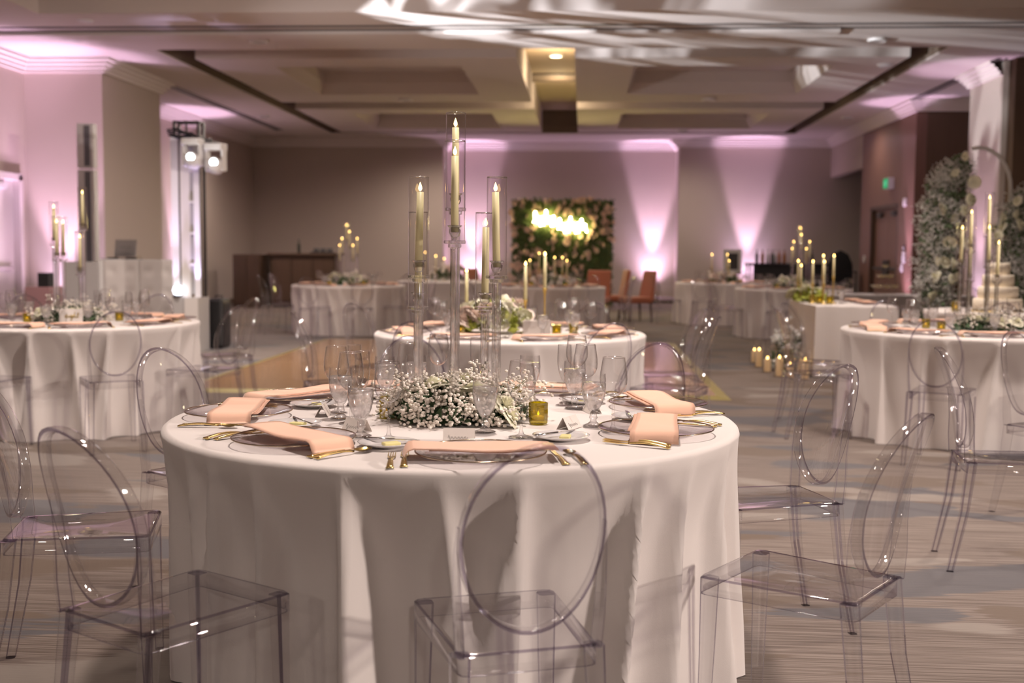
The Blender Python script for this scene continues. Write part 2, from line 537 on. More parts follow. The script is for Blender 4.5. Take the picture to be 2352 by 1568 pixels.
# sliding partition leaf ends at the right edge
for i, px_ in enumerate((6.62, 6.98, 7.5)):
    b = B(); b.box(px_, px_ + 0.05, 17.27, 17.33, 0.02, 4.15)
    structure('trim_partition', b.mesh('pt', 'track_metal'))

# ceiling: soffit frame, deep recess, hanging panels with coffers
HX0, HX1, HY0, HY1 = -6.25, 5.06, 16.45, 28.05
b = B()
b.box(-9.5, 10.5, 13.92, HY0, ZC, 5.0)
b.box(-9.5, HX0, HY0, 32, ZC, 5.0)
b.box(HX1, 10.5, HY0, 32, ZC, 5.0)
b.box(HX0, HX1, HY1, 32, ZC, 5.0)
b.box(-9.5, -6.75, -6, 13.92, ZC, 5.0)
b.box(7.6, 10.5, -6, 13.92, ZC, 5.0)
structure('ceiling', b.mesh('ceiling', 'ceiling_paint'))
b = B(); b.box(HX0, HX1, HY0, HY1, ZR, 5.0)
structure('ceiling_recess', b.mesh('ceiling_recess', 'slot_tan'))
b = B(); b.box(-6.75, 7.6, -6, 13.92, ZR, 5.0)
structure('ceiling_near', b.mesh('ceiling_near', 'ceiling_paint'))
# slot faces round the panels, unlit shade put into their brown
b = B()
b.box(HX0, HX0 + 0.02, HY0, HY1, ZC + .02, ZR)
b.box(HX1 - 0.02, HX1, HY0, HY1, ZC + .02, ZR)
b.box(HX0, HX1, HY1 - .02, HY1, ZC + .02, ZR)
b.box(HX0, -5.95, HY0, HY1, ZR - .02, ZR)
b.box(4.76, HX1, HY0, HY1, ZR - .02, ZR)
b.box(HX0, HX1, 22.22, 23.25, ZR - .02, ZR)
structure('trim_slot_shade', b.mesh('slot', 'slot_shade_brown'))
def coffer(x0, x1, y0, y1, ix0, ix1, iy0, iy1):
    d = 0.10
    V = [(x0, y0, ZC), (x1, y0, ZC), (x1, y1, ZC), (x0, y1, ZC),
         (ix0, iy0, ZC), (ix1, iy0, ZC), (ix1, iy1, ZC), (ix0, iy1, ZC),
         (ix0 + d, iy0 + d, ZC + .2), (ix1 - d, iy0 + d, ZC + .2), (ix1 - d, iy1 - d, ZC + .2), (ix0 + d, iy1 - d, ZC + .2),
         (ix0 + d, iy0 + d, ZC + .4), (ix1 - d, iy0 + d, ZC + .4), (ix1 - d, iy1 - d, ZC + .4), (ix0 + d, iy1 - d, ZC + .4),
         (x0, y0, ZR), (x1, y0, ZR), (x1, y1, ZR), (x0, y1, ZR)]
    F = []
    for k in range(4):
        k2 = (k + 1) % 4
        F += [(k, 4 + k, 4 + k2, k2), (4 + k, 8 + k, 8 + k2, 4 + k2), (8 + k, 12 + k, 12 + k2, 8 + k2), (k, k2, 16 + k2, 16 + k)]
    F += [(12, 15, 14, 13), (16, 17, 18, 19)]
    me = mk('coffer', V, F, 'ceiling_paint', smooth=False)
    return structure('ceiling_panel', me)
coffer(-5.92, -1.03, 17.22, 22.22, -4.90, -1.95, 18.0, 21.15)
coffer(-0.165, 4.73, 17.22, 22.22, 0.75, 3.80, 18.0, 21.15)
coffer(-5.92, -1.03, 23.25, 27.75, -4.90, -1.95, 24.05, 26.9)
coffer(-0.165, 4.73, 23.25, 27.75, 0.75, 3.80, 24.05, 26.9)
# partition tracks
b = B()
b.box(-9.5, 10.5, 14.74, 14.80, ZC - .012, ZC + .01)
b.box(-9.5, 10.5, 14.98, 15.04, ZC - .012, ZC + .01)
structure('trim_track', b.mesh('track', 'track_metal'))
b = B(); b.box(-9.5, 3.25, 15.06, 15.42, ZC - .05, ZC + .01)
structure('trim_ledge', b.mesh('ledge', 'ceiling_paint'))
for x0, y0, y1 in ((-7.4, 17.4, 27.2), (6.03, 17.4, 26.7)):
    b = B(); b.box(x0, x0 + .07, y0, y1, ZC - .015, ZC + .01); b.box(x0 + .13, x0 + .16, y0, y1, ZC - .012, ZC + .01)
    structure('trim_track', b.mesh('track', 'track_metal'))

# crown moulding following the walls
def crown(path, name):
    prof = [(0.0, CRB), (0.05, CRB), (0.05, CRB + .05), (0.09, CRB + .06), (0.09, CRB + .10), (0.14, CRB + .115), (0.14, CRB + .155), (0.2, CRB + .17), (0.2, ZC)]
    n = len(path)
    V = []
    for i, p in enumerate(path):
        p = Vector(p)
        d0 = (p - Vector(path[i - 1])).normalized() if i > 0 else None
        d1 = (Vector(path[i + 1]) - p).normalized() if i < n - 1 else None
        if d0 is None: d0 = d1
        if d1 is None: d1 = d0
        n0 = Vector((d0.y, -d0.x)); n1 = Vector((d1.y, -d1.x))
        mt = n0 + n1
        mt = mt / mt.length_squared * 2
        for (o, z) in prof:
            V.append((p.x + mt.x * o, p.y + mt.y * o, z))
    m = len(prof); F = []
    for i in range(n - 1):
        for j in range(m - 1):
            F.append((i * m + j, (i + 1) * m + j, (i + 1) * m + j + 1, i * m + j + 1))
    structure(name, mk(name, V, F, 'crown_paint', smooth=False))
crown([(XL, -6), (XL, 17.2), (-7.37, 17.2), (-7.37, 19.6), (XL, 19.6), (XL, YB), (-3.63, YB), (-3.63, 30.45), (2.4, 30.45), (2.4, YB), (XR, YB), (XR, 22.0), (7.6, 22.0), (7.6, 19.04), (XR, 19.04), (XR, 17.58)], 'trim_crown')
b = B()
b.box(XL, -3.63, YB - .02, YB, 0, .13); b.box(-3.63, 2.4, 30.43, 30.45, 0, .13); b.box(2.4, XR, YB - .02, YB, 0, .13)
structure('baseboard_back', b.mesh('bb', 'wood_dark'))
b = B(); b.box(XL, XL + .02, 19.6, YB, 0, .13); b.box(XL, -7.37, 17.18, 17.2, 0, .13); b.box(-7.37, -7.35, 17.2, 19.6, 0, .13)
structure('baseboard_left', b.mesh('bb', 'wood_dark'))

# service door in the left wall
t = structure('door_1', None, loc=(XL, 15.88, 0), label='pale double service door with closer beside the wall pier')
b = B()
for y0, y1 in ((-1.13, -1.03), (1.03, 1.13)): b.box(-.2, .04, y0, y1, 0, 2.42)
b.box(-.2, .04, -1.13, 1.13, 2.34, 2.44)
ob('door_frame', b.mesh('df', 'door_white'), t)
for s in (-1, 1):
    b = B(); b.box(-.12, -.07, min(0.005 * s, 1.03 * s), max(0.005 * s, 1.03 * s), .01, 2.34)
    l = ob('door_leaf', b.mesh('dl', 'door_white'), t)
    b = B(); b.box(-.07, -.02, min(.08 * s, .9 * s), max(.08 * s, .9 * s), .98, 1.04)
    ob('push_bar', b.mesh('pb', 'silver'), l)
    b = B(); b.box(-.07, 0.0, min(.45 * s, .75 * s), max(.45 * s, .75 * s), 2.2, 2.28)
    ob('door_closer', b.mesh('dc', 'speaker_grey'), l)
# double door in the right wall
t = structure('door_2', None, loc=(XR, 24.15, 0), label='dark wooden double door under the green exit sign')
b = B()
for y0, y1 in ((-1.1, -1.02), (1.02, 1.1)): b.box(0, .2, y0, y1, 0, 2.34)
b.box(0, .2, -1.1, 1.1, 2.26, 2.34)
ob('door_frame', b.mesh('df', 'wood_dark'), t)
for s in (-1, 1):
    b = B(); b.box(.10, .15, min(.006 * s, 1.02 * s), max(.006 * s, 1.02 * s), .01, 2.26)
    l = ob('door_leaf', b.mesh('dl', 'wood_wall'), t)
    b = B(); b.box(.04, .10, min(.06 * s, .9 * s), max(.06 * s, .9 * s), 1.0, 1.06); b.box(.05, .10, min(.06 * s, .18 * s), max(.06 * s, .18 * s), .85, 1.2)
    ob('push_bar', b.mesh('pb', 'charcoal'), l)
    b = B(); b.box(.03, .10, min(.4 * s, .7 * s), max(.4 * s, .7 * s), 2.1, 2.2)
    ob('door_closer', b.mesh('dc', 'charcoal'), l)

# ------------------------------------------------------------------ ceiling fixtures
def b_downlight(disc):
    def f():
        t = thing('recessed_downlight', '', 'downlight')
        b = B(); b.lathe([(0.13, 0.03), (0.13, 0.0), (0.10, -0.004), (0.095, 0.03)], 24)
        ob('trim_ring', b.mesh('ring', 'body_white', True), t)
        b = B(); b.lathe([(0.0, 0.0), (0.097, 0.0)], 24); b.lathe([(0.097, .012), (0.0, .012)], 24)
        ob('diffuser', b.mesh('disc', disc, True), t)
        return t
    return f
for i, (lx, ly, le, lc) in enumerate(NEAR_LIGHTS):
    proto_copy('dl', b_downlight('lit_disc'), (lx, ly, ZR - 0.03), 0, 'added downlight out of view in the near ceiling above the ' + ('main table', 'side wall gap', 'near corner by the camera', 'floral arch table', 'table with gold candlesticks', 'DJ booth table', 'camera position', 'sweetheart table', 'dance floor', 'outer side aisle', 'DJ booth')[i], 'added downlights of the near ceiling')
for i, (lx, ly, lz, le) in enumerate(FAR_LIGHTS):
    proto_copy('dl2', b_downlight('ceramic'), (lx, ly, lz - 0.01 if lz < ZC else lz - .002), 0, 'added downlight ' + ('on the first panel before the far tables', 'on the second panel before the far tables', 'on the rear panel toward the wooden bar', 'on the rear panel toward the flower wall', 'on the soffit over the wooden bar', 'on the soffit over the double door', 'on the soffit by the light tower', 'on the soffit over the champagne table')[i], 'added downlights of the far ceiling')
def b_added_wash():  # fixture made up to carry the added wash lamps
    t = thing('added_wash_light', '', 'stage light')
    b = B(); b.lathe([(0, .30), (.10, .28), (.14, .16), (.15, .0), (.145, .02)], 20); ob('housing', b.mesh('wh', 'charcoal', True), t)
    b = B(); b.lathe([(0, .03), (.14, .03)], 20); ob('lens', b.mesh('wl', 'lit_disc', True), t)
    b = B(); b.box(-.02, .02, -.02, .02, .28, .38); ob('bracket', b.mesh('wb', 'black'), t)
    return t
for i, (lx, ly, lz, tg, le) in enumerate(ADDED_WASH):
    o = proto_copy('wash', b_added_wash, (lx, ly - .02, lz + .02), 0, ('added wash light on the side wall out of the picture', 'added wash light behind the camera near the service side', 'added wash light behind the camera on the middle of the wall', 'added wash light on the side wall aimed at the DJ booth')[i], 'added wash lights out of view')
    o.rotation_euler = (Vector(tg) - Vector((lx, ly, lz))).to_track_quat('-Z', 'Y').to_euler()
# warm lamp in the central slot
SL = (-0.52, 20.2)
t = b_downlight('lit_disc')(); t.location = (SL[0], SL[1], ZR - .03)
t['label'] = 'glowing recessed downlight in the central ceiling slot'
lamp('slot_lamp', 'POINT', (SL[0], SL[1] - .6, ZC + .12), (SL[0], SL[1], 0), 24, (1.0, 0.76, 0.46), 0.05)
lamp('slot_lamp', 'POINT', (SL[0], 22.75, ZC + .25), (SL[0], 23, 0), 26, (1.0, 0.76, 0.46), 0.05)
lamp('slot_lamp', 'SPOT', (SL[0], SL[1], ZR - .06), (SL[0], SL[1], 0), 120, WARM, 0.1, 110, .8)
# small ceiling devices
for (x, y, r, lab) in [(-7.15, 15.65, .14, 'round white ceiling speaker above the service door'), (-6.35, 14.35, .10, 'small round sprinkler plate on the soffit'), (4.55, 17.9, .13, 'white smoke detector dome on the coffered panel')]:
    b = B(); b.lathe([(0, -.05 if 'dome' in lab else -.02), (r * .7, -.045 if 'dome' in lab else -.018), (r, -.01), (r, .01)], 24)
    ob('ceiling_device', b.mesh('dev', 'plastic_white', True), None, (x, y, ZC), label=lab, cat='ceiling fixture')
t = thing('ceiling_projector', 'dark projector hanging from the near ceiling edge', 'projector', (-6.1, 13.2, 4.2))
b = B(); b.box(-.25, .25, -.2, .2, .12, .28); bevel(ob('body', b.mesh('pb', 'charcoal'), t), .03)
b = B(); b.tube([(0, 0, .27), (0, 0, .56)], .03, 10); ob('mount_pole', b.mesh('pole', 'charcoal', True), t)
b = B(); b.lathe([(.0, 0), (.06, 0), (.07, .06)], 16, cx=.1, cz=.19); ob('lens', b.mesh('ln', 'black_gloss', True), t, rot=(0, 0, 0))

# ------------------------------------------------------------------ uplights (pink wash on the walls)
def b_uplight():
    t = thing('uplight', '', 'uplight')
    b = B(); b.lathe([(0.0, 0.0), (.11, 0), (.11, .16), (.095, .22), (.09, .215)], 20)
    ob('housing', b.mesh('uh', 'charcoal', True), t)
    b = B(); b.lathe([(.09, .205), (0, .21)], 20)
    ob('lens', b.mesh('ul', 'uplight_lens', True), t)
    b = B(); b.box(-.15, -.12, -.02, .02, 0, .2); b.box(.12, .15, -.02, .02, 0, .2); b.box(-.15, .15, -.05, .05, 0, .012)
    ob('bracket', b.mesh('ub', 'black'), t)
    return t
UPL = [  # x, y, aim dx, dy, energy, cone, label
    (-2.95, 30.05, 0, .34, 520, 30, 'round pink uplight at the back wall beside the flower wall'),
    (1.82, 30.05, 0, .34, 560, 30, 'round pink uplight on the back wall by the rust chairs'),
    (4.15, 29.0, 0, .34, 420, 30, 'round pink uplight on the back wall behind the black bar'),
    (-8.0, 16.75, .05, .36, 250, 44, 'round pink uplight at the foot of the wall pier by the service door'),
    (-8.2, 23.6, -.34, .1, 330, 40, 'round pink uplight behind the light tower'),
    (5.86, 22.25, .30, -.05, 260, 30, 'round pink uplight below the fire alarm by the double door'),
    (5.80, 18.3, .34, 0, 150, 36, 'round pink uplight at the foot of the wall pier behind the floral arch'),
    (-8.2, 15.9, -.3, 0, 260, 50, 'round pink uplight in front of the service door'),
]
for (x, y, dx, dy, e, sp, lab) in UPL:
    e *= 2.4
    proto_copy('upl', b_uplight, (x, y, 0), 0, lab, 'pink uplights along the walls')
    lamp('uplight_lamp', 'SPOT', (x, y, .24), (x + dx * 1.0, y + dy * 1.0, 4.0), e, PINK, .06, sp, .55)
    lamp('uplight_lamp', 'SPOT', (x, y, .24), (x + dx * 1.2, y + dy * 1.2, 1.6), e * .10, LILAC, .06, sp + 30, .9)
    lamp('uplight_lamp', 'SPOT', (x, y, .24), (x + dx, y + dy, 4.0), e * .14, PINK, .06, 110, 1.0)

# ------------------------------------------------------------------ ghost chair
def b_chair():
    t = thing('ghost_chair', '', 'chair')
    MT = ['acrylic', 'acrylic_edge']
    zs, th = 0.46, 0.006
    wb, wf, yb, yf, ap = 0.155, 0.180, -0.21, 0.21, 0.048
    # seat: slightly dished plate with a turned-down apron
    def corner(sx, y, w, z, inset=0):
        return (sx * (w - inset), y - (inset if y > 0 else -inset), z)
    def plan(z, e):   # outline of the seat at inset e
        out = []
        cs = [(-wb + e, yb + e), (wb - e, yb + e), (wf - e, yf - e), (-wf + e, yf - e)]
        rr = 0.022
        for i, c in enumerate(cs):
            p = Vector(cs[i - 1]) - Vector(c); q = Vector(cs[(i + 1) % 4]) - Vector(c)
            p.normalize(); q.normalize()
            for u in (0, .5, 1):
                a = Vector(c) + p * rr * (1 - u) ** 2 + q * rr * u ** 2
                out.append((a.x, a.y, z))
        return out
    rings = [plan(zs - ap, 0.0), plan(zs - .005, 0.0), plan(zs, .005), plan(zs - .001, .014), plan(zs - .007, .07), plan(zs - .010, .13)]
    V = [v for r_ in rings for v in r_]; F = []; I = []
    n = 12
    for j in range(len(rings) - 1):
        for k in range(n):
            k2 = (k + 1) % n
            F.append((j * n + k, j * n + k2, (j + 1) * n + k2, (j + 1) * n + k)); I.append(1 if j == 1 else 0)
    F.append(tuple(5 * n + k for k in range(n))); I.append(0)
    # lower lip of the apron
    m0 = len(V)
    V += plan(zs - ap, .005); V += plan(zs - ap + .02, .005)
    for k in range(n):
        k2 = (k + 1) % n
        F.append((m0 + k, m0 + k2, k2, k)); I.append(1)
        F.append((m0 + k2, m0 + k, m0 + n + k, m0 + n + k2)); I.append(0)
    ob('seat', mk('seat', V, F, MT, I, True), t)
    # oval back
    A_, B_, zc_ = 0.160, 0.213, 0.706
    def back_y(x, z):
        tt = (z - .49) / .43
        return -0.198 - 0.035 * tt - 0.075 * tt * abs(tt) + 0.020 * (x / A_) ** 2
    NU = 44
    V = []; F = []
    for j, s in enumerate((0.0, .3, .6, .8, .945)):
        for k in range(NU if s else 1):
            a = 2 * PI * k / NU
            x = A_ * s * math.cos(a); z = zc_ + B_ * s * math.sin(a)
            V.append((x, back_y(x, z), z))
    for k in range(NU):
        F.append((0, 1 + k, 1 + (k + 1) % NU))
    for j in range(3):
        for k in range(NU):
            k2 = (k + 1) % NU
            F.append((1 + j * NU + k, 1 + (j + 1) * NU + k, 1 + (j + 1) * NU + k2, 1 + j * NU + k2))
    ob('backrest', mk('back', V, F, MT, None, True), t)
    V = []; F = []; I = []
    sec = [(0.945, .011), (0.955, .014), (0.998, .014), (1.004, .009), (1.004, -.010), (0.998, -.015), (0.955, -.015), (0.945, -.011)]
    for k in range(NU):
        a = 2 * PI * k / NU
        for (s, d) in sec:
            x = A_ * s * math.cos(a); z = zc_ + B_ * s * math.sin(a)
            V.append((x, back_y(x, z) + d, z))
    ns = len(sec)
    for k in range(NU):
        k2 = (k + 1) % NU
        for j in range(ns):
            j2 = (j + 1) % ns
            F.append((k * ns + j, k2 * ns + j, k2 * ns + j2, k * ns + j2))
            I.append(1 if j == 5 else 0)
    ob('back_frame', mk('ring', V, F, MT, I, True), t)
    def bar(sections, name):
        V = []; F = []; I = []
        m = len(sections)
        for (x, y, z, hx, hy) in sections:
            c = min(hx, hy) * .35
            V += [(x - hx + c, y - hy, z), (x + hx - c, y - hy, z), (x + hx, y - hy + c, z), (x + hx, y + hy - c, z),
                  (x + hx - c, y + hy, z), (x - hx + c, y + hy, z), (x - hx, y + hy - c, z), (x - hx, y - hy + c, z)]
        for j in range(m - 1):
            for k in range(8):
                k2 = (k + 1) % 8
                F.append((j * 8 + k, j * 8 + k2, (j + 1) * 8 + k2, (j + 1) * 8 + k)); I.append(1 if k in (1, 5) else 0)
        F += [tuple(range(7, -1, -1)), tuple((m - 1) * 8 + k for k in range(8))]; I += [1, 1]
        return mk(name, V, F, MT, I, False)
    for s in (-1, 1):
        secs = [(s * .152, -.198, .455, .007, .022), (s * .157, -.203, .53, .007, .021), (s * .1605, -.204, .61, .006, .018), (s * .1620, -.211, .68, .0035, .015), (s * .1605, -.220, .735, .0012, .012)]
        ob('back_support', bar(secs, 'sup'), t)
        ob('leg', bar([(s * .150, -.190, .455, .021, .021), (s * .155, -.212, .25, .018, .018), (s * .163, -.262, .0, .014, .014)], 'rleg'), t)
        ob('leg', bar([(s * .155, .187, .455, .022, .020), (s * .158, .190, .25, .018, .017), (s * .164, .196, .0, .014, .013)], 'fleg'), t)
    return t
def chair(x, y, facing, label, group):
    return proto_copy('chair', b_chair, (x, y, 0), R(facing) - PI / 2, label, group)
def chair_at(cx, cy_, theta, r, label, group, turn=0):
    return chair(cx + r * math.cos(R(theta)), cy_ + r * math.sin(R(theta)), theta + 180 + turn, label, group)

# ------------------------------------------------------------------ round tables
def skirt_mesh(r, h, seed, n=432, folds=15, amp=.05, flare=.05, mat='cloth', dents=()):
    rnd = random.Random(seed)
    ph = [rnd.uniform(0, 2 * PI) for _ in range(6)]
    # irregular fold centres
    cs = []
    a = 0
    while a < 2 * PI - .15:
        cs.append((a + rnd.uniform(-.06, .06), rnd.uniform(.40, 1.0), max(.036, rnd.uniform(.6, 1.25) * .62 * PI / folds * .5), rnd.uniform(-.14, .14)))
        a += 2 * PI / folds * rnd.uniform(.75, 1.25)
    def fold(th, s):
        v = 0
        for (c, k, wd, lean) in cs:
            d = (th - c - lean * s + PI) % (2 * PI) - PI
            wv = wd * (0.6 + 1.0 * s)
            v += k * math.exp(-(abs(d) / wv) ** 1.6)
        return v
    rows = [(0.0, 0), (r * .5, 0), (r * .9, 0), (r - .02, 0)]
    V = []; F = []
    V.append((0, 0, h))
    for (rr, _) in rows[1:]:
        for k in range(n):
            th = 2 * PI * k / n
            V.append((rr * math.cos(th), rr * math.sin(th), h))
    prof = [(-.008, h - .001), (0.0, h - .008), (.004, h - .02)]
    for (dr, z) in prof:
        for k in range(n):
            th = 2 * PI * k / n
            V.append(((r + dr) * math.cos(th), (r + dr) * math.sin(th), z))
    NS = 22
    for j in range(1, NS + 1):
        s = j / NS
        z = (h - .02) * (1 - s) + 0.004 * s
        for k in range(n):
            th = 2 * PI * k / n
            f = fold(th, s)
            g = .012 * math.sin(3 * th + ph[0]) + .008 * math.sin(7 * th + ph[1] + s)
            rr = r + .004 - .012 * math.sin(min(1, s * 3) * PI * .5) + (flare * s + g * s) + amp * (min(f, 1.2) - .72) * math.sin(min(1, s * 2.6) * PI * .5) * (0.6 + .4 * s)
            for (dt, rm) in dents:      # chairs pushed against the cloth press it in
                da = abs((th - dt + PI) % (2 * PI) - PI)
                if da < .34 and rr > rm:
                    wt = 1 if da < .23 else (.34 - da) / .11
                    wz = 1 if z < .50 else max(0, (.62 - z) / .12)
                    rr -= (rr - rm) * wt * wz
            V.append((rr * math.cos(th), rr * math.sin(th), max(z, .003)))
    for k in range(n):
        F.append((0, 1 + k, 1 + (k + 1) % n))
    tot = 3 + len(prof) + NS
    for j in range(tot - 1):
        for k in range(n):
            k2 = (k + 1) % n
            F.append((1 + j * n + k, 1 + (j + 1) * n + k, 1 + (j + 1) * n + k2, 1 + j * n + k2))
    return mk('skirt', V, F, mat, None, True)
HT = 0.765
def b_table():
    t = thing('banquet_table', '', 'table')
    b = B(); b.lathe([(0, .735), (.88, .735), (.885, .747), (.88, .758), (0, .758)], 48)
    ob('table_top', b.mesh('tt', 'wood_dark', True), t)
    for s in (-1, 1):
        for q in (-1, 1):
            b = B(); b.tube([(s * .45, q * .35, .735), (s * .45, q * .35, 0)], .016, 8)
            ob('leg', b.mesh('tl', 'charcoal', True), t)
    return t
def round_table(cx, cy_, seed, tlabel, clabel, amp=.05, flare=.05, folds=15, r=.914, chairs=()):
    dents = [(math.atan2(y - cy_, x - cx), math.hypot(x - cx, y - cy_) - .245) for (x, y) in chairs]
    q = r / .914
    proto_copy('table', b_table, (cx, cy_, 0), 0, tlabel, 'round banquet tables', sc=(q, q, 1))
    ob('tablecloth', skirt_mesh(r, HT, seed, amp=amp, flare=flare, folds=folds, dents=dents), None, (cx, cy_, 0), label=clabel, cat='tablecloth', group='round tablecloths')

# ------------------------------------------------------------------ tableware
def b_charger():
    t = thing('charger_plate', '', 'plate')
    b = B(); b.lathe([(0, .004), (.105, .004), (.118, .006), (.15, .016), (.172, .021)], 56); b.lathe([(.172, .019), (.15, .0135), (.118, .003), (.105, .0005), (0, .0005)], 56)
    ob('dish', b.mesh('dish', 'glass_plate', True), t)
    b = B(); b.tube([(.172 * math.cos(2 * PI * k / 56), .172 * math.sin(2 * PI * k / 56), .0205) for k in range(56)], .0021, 6, closed=True)
    ob('rim', b.mesh('rim', 'rim_metal', True), t, label='thin gold metallic rim')
    return t
def napkin_mesh(flip, seed):
    rnd = random.Random(seed)
    path = [(-.185, .0335), (-.15, .0345), (-.10, .033), (-.05, .031), (0, .030), (.05, .0305), (.10, .032), (.15, .0335), (.176, .0345), (.190, .031), (.198, .021), (.202, .011), (.205, .0035)]
    V = []; F = []
    NW = 9
    ph = rnd.uniform(0, 6)
    for layer, (dz, sh, grow) in enumerate(((0.0, 0.0, 0.0), (-.0065, .012, -.004))):
        pts = path if layer == 0 else path[:8]
        base = len(V)
        for side in (0, 1):
            for i, (u, z) in enumerate(pts):
                for k in range(NW):
                    v = (k / (NW - 1) - .5)
                    wdt = .132 + grow + .006 * math.sin(ph + u * 9)
                    zz = z + dz + (.0032 if side == 0 else 0) + .0018 * math.sin(u * 22 + ph + v * 3) - .010 * max(0, abs(v) - .38) * (1 if layer == 0 else 0)
                    V.append(((u + sh * (0 if layer == 0 else -1) + .010 * v * math.sin(ph)) * flip, v * wdt + sh, max(zz, .0022 if side else .0035)))
        m = len(pts)
        def idx(s, i, k): return base + s * m * NW + i * NW + k
        for i in range(m - 1):
            for k in range(NW - 1):
                q = (idx(0, i, k), idx(0, i + 1, k), idx(0, i + 1, k + 1), idx(0, i, k + 1))
                p = (idx(1, i, k), idx(1, i, k + 1), idx(1, i + 1, k + 1), idx(1, i + 1, k))
                F += [q if flip > 0 else q[::-1], p if flip > 0 else p[::-1]]
            for k in (0, NW - 1):
                F.append((idx(0, i, k), idx(1, i, k), idx(1, i + 1, k), idx(0, i + 1, k)))
        for i in (0, m - 1):
            for k in range(NW - 1):
                F.append((idx(0, i, k), idx(0, i, k + 1), idx(1, i, k + 1), idx(1, i, k)))
    return mk('napkin', V, F, 'napkin', None, True)
NAPM = {(f, s): napkin_mesh(f, s) for f in (1, -1) for s in (1, 2)}
def cutlery(kind):
    def f():
        name = {'fork': 'dinner_fork', 'knife': 'dinner_knife', 'spoon': 'table_spoon'}[kind]
        t = thing(name, '', kind)
        # handle lies along y from -.10 to .02, flat in xy
        b = B()
        V = []; n = 12
        for i in range(n + 1):
            s = i / n; y = -.105 + s * .125
            hw = .0065 * (1 - s) ** .7 + .0032 + (.002 if i == 0 else 0)
            z = .004 + .008 * math.sin(s * PI * .9) * (1.0 if kind != 'knife' else .2)
            hz = .0022
            V += [(-hw, y, z - hz), (hw, y, z - hz), (hw * .7, y, z + hz), (-hw * .7, y, z + hz)]
        F = [(3, 2, 1, 0), (4 * n, 4 * n + 1, 4 * n + 2, 4 * n + 3)]
        for i in range(n):
            for k in range(4):
                k2 = (k + 1) % 4
                F.append((4 * i + k, 4 * i + k2, 4 * i + 4 + k2, 4 * i + 4 + k))
        b.add(V, F)
        ob('handle', b.mesh('h', 'gold', True), t)
        b = B()
        if kind == 'fork':
            b.hull8([(-.0035, .018, .004), (.0035, .018, .004), (.011, .045, .0035), (-.011, .045, .0035)], [(-.0035, .018, .0065), (.0035, .018, .0065), (.011, .045, .0055), (-.011, .045, .0055)])
            for k in range(4):
                x = -.0092 + k * .0061
                b.hull8([(x - .0018, .044, .0035), (x + .0018, .044, .0035), (x + .001, .094, .006), (x - .001, .094, .006)], [(x - .0018, .044, .0055), (x + .0018, .044, .0055), (x + .001, .094, .0075), (x - .001, .094, .0075)])
            ob('tines', b.mesh('tn', 'gold'), t)
        elif kind == 'knife':
            b.hull8([(-.005, .018, .002), (.005, .018, .002), (.006, .09, .002), (-.006, .10, .002)], [(-.005, .018, .0045), (.005, .018, .0045), (.006, .09, .003), (-.006, .10, .003)])
            b.hull8([(-.006, .10, .002), (.006, .09, .002), (.004, .118, .002), (-.005, .125, .002)], [(-.006, .10, .003), (.006, .09, .003), (.004, .118, .003), (-.005, .125, .003)])
            ob('blade', b.mesh('bl', 'gold'), t)
        else:
            V = []; F = []
            NU = 14
            for j, q in enumerate((0.0, .5, .85, 1.0)):
                for k in range(NU):
                    a = 2 * PI * k / NU
                    V.append((.0175 * q * math.cos(a), .052 + .030 * q * math.sin(a), .002 + .008 * q * q))
            for j in range(3):
                for k in range(NU):
                    k2 = (k + 1) % NU
                    F.append((j * NU + k, j * NU + k2, (j + 1) * NU + k2, (j + 1) * NU + k))
            b.add(V, F)
            ob('bowl', b.mesh('bw', 'gold', True), t)
        return t
    return f
def b_bread():
    t = thing('bread_plate', '', 'plate')
    b = B(); b.lathe([(0, .001), (.045, .001), (.05, .003), (.082, .013), (.084, .015), (.08, .0155), (.052, .007), (.044, .0055), (0, .0055)], 40)
    ob('plate_body', b.mesh('bp', 'ceramic', True), t)
    return t
def b_butter():
    t = thing('butter_pat', '', 'butter')
    b = B(); b.box(-.024, .024, -.015, .015, 0, .009)
    bevel(ob('pat', b.mesh('bt', 'butter'), t), .003)
    return t
def b_butter_knife():
    t = thing('butter_knife', '', 'knife')
    b = B(); b.tube([(-.09, 0, .004), (-.05, 0, .004), (0, 0, .004)], [.0042, .0036, .0026], 8)
    ob('handle', b.mesh('bk', 'silver', True), t)
    b = B(); b.hull8([(0, -.003, .003), (.03, -.007, .003), (.07, -.004, .003), (.0, .003, .003)], [(0, -.003, .005), (.03, -.007, .0045), (.07, -.004, .0045), (.0, .003, .005)])
    b.hull8([(0, .003, .003), (.07, -.004, .003), (.072, .004, .003), (.03, .005, .003)], [(0, .003, .005), (.07, -.004, .0045), (.072, .004, .0045), (.03, .005, .0045)])
    ob('blade', b.mesh('bkb', 'silver'), t)
    return t
def b_card():
    t = thing('place_card', '', 'card')
    w, h, d, th = .045, .038, .022, .0009
    for s in (-1, 1):
        b = B(); b.hull8([(-w, s * d, 0), (w, s * d, 0), (w, s * (d - th), 0), (-w, s * (d - th), 0)], [(-w, s * .0008, h), (w, s * .0008, h), (w, 0, h), (-w, 0, h)])
        ob('card_leaf', b.mesh('cl', 'card'), t)
    b = B()
    pts = []
    for i in range(26):
        u = i / 25
        pts.append((-.030 + .055 * u, -(d - d * (.013 + .005 * math.sin(u * 38) * (1.6 if i < 4 else .8)) / h) - .0012, .013 + .005 * math.sin(u * 38) * (1.6 if i < 4 else .8)))
    b.tube(pts, .00035, 4)
    ob('handwriting', b.mesh('hw', 'ink'), t, label='faint handwritten line')
    return t
def glass_lathe(prof, n=32):
    b = B(); b.lathe(prof, n); return b
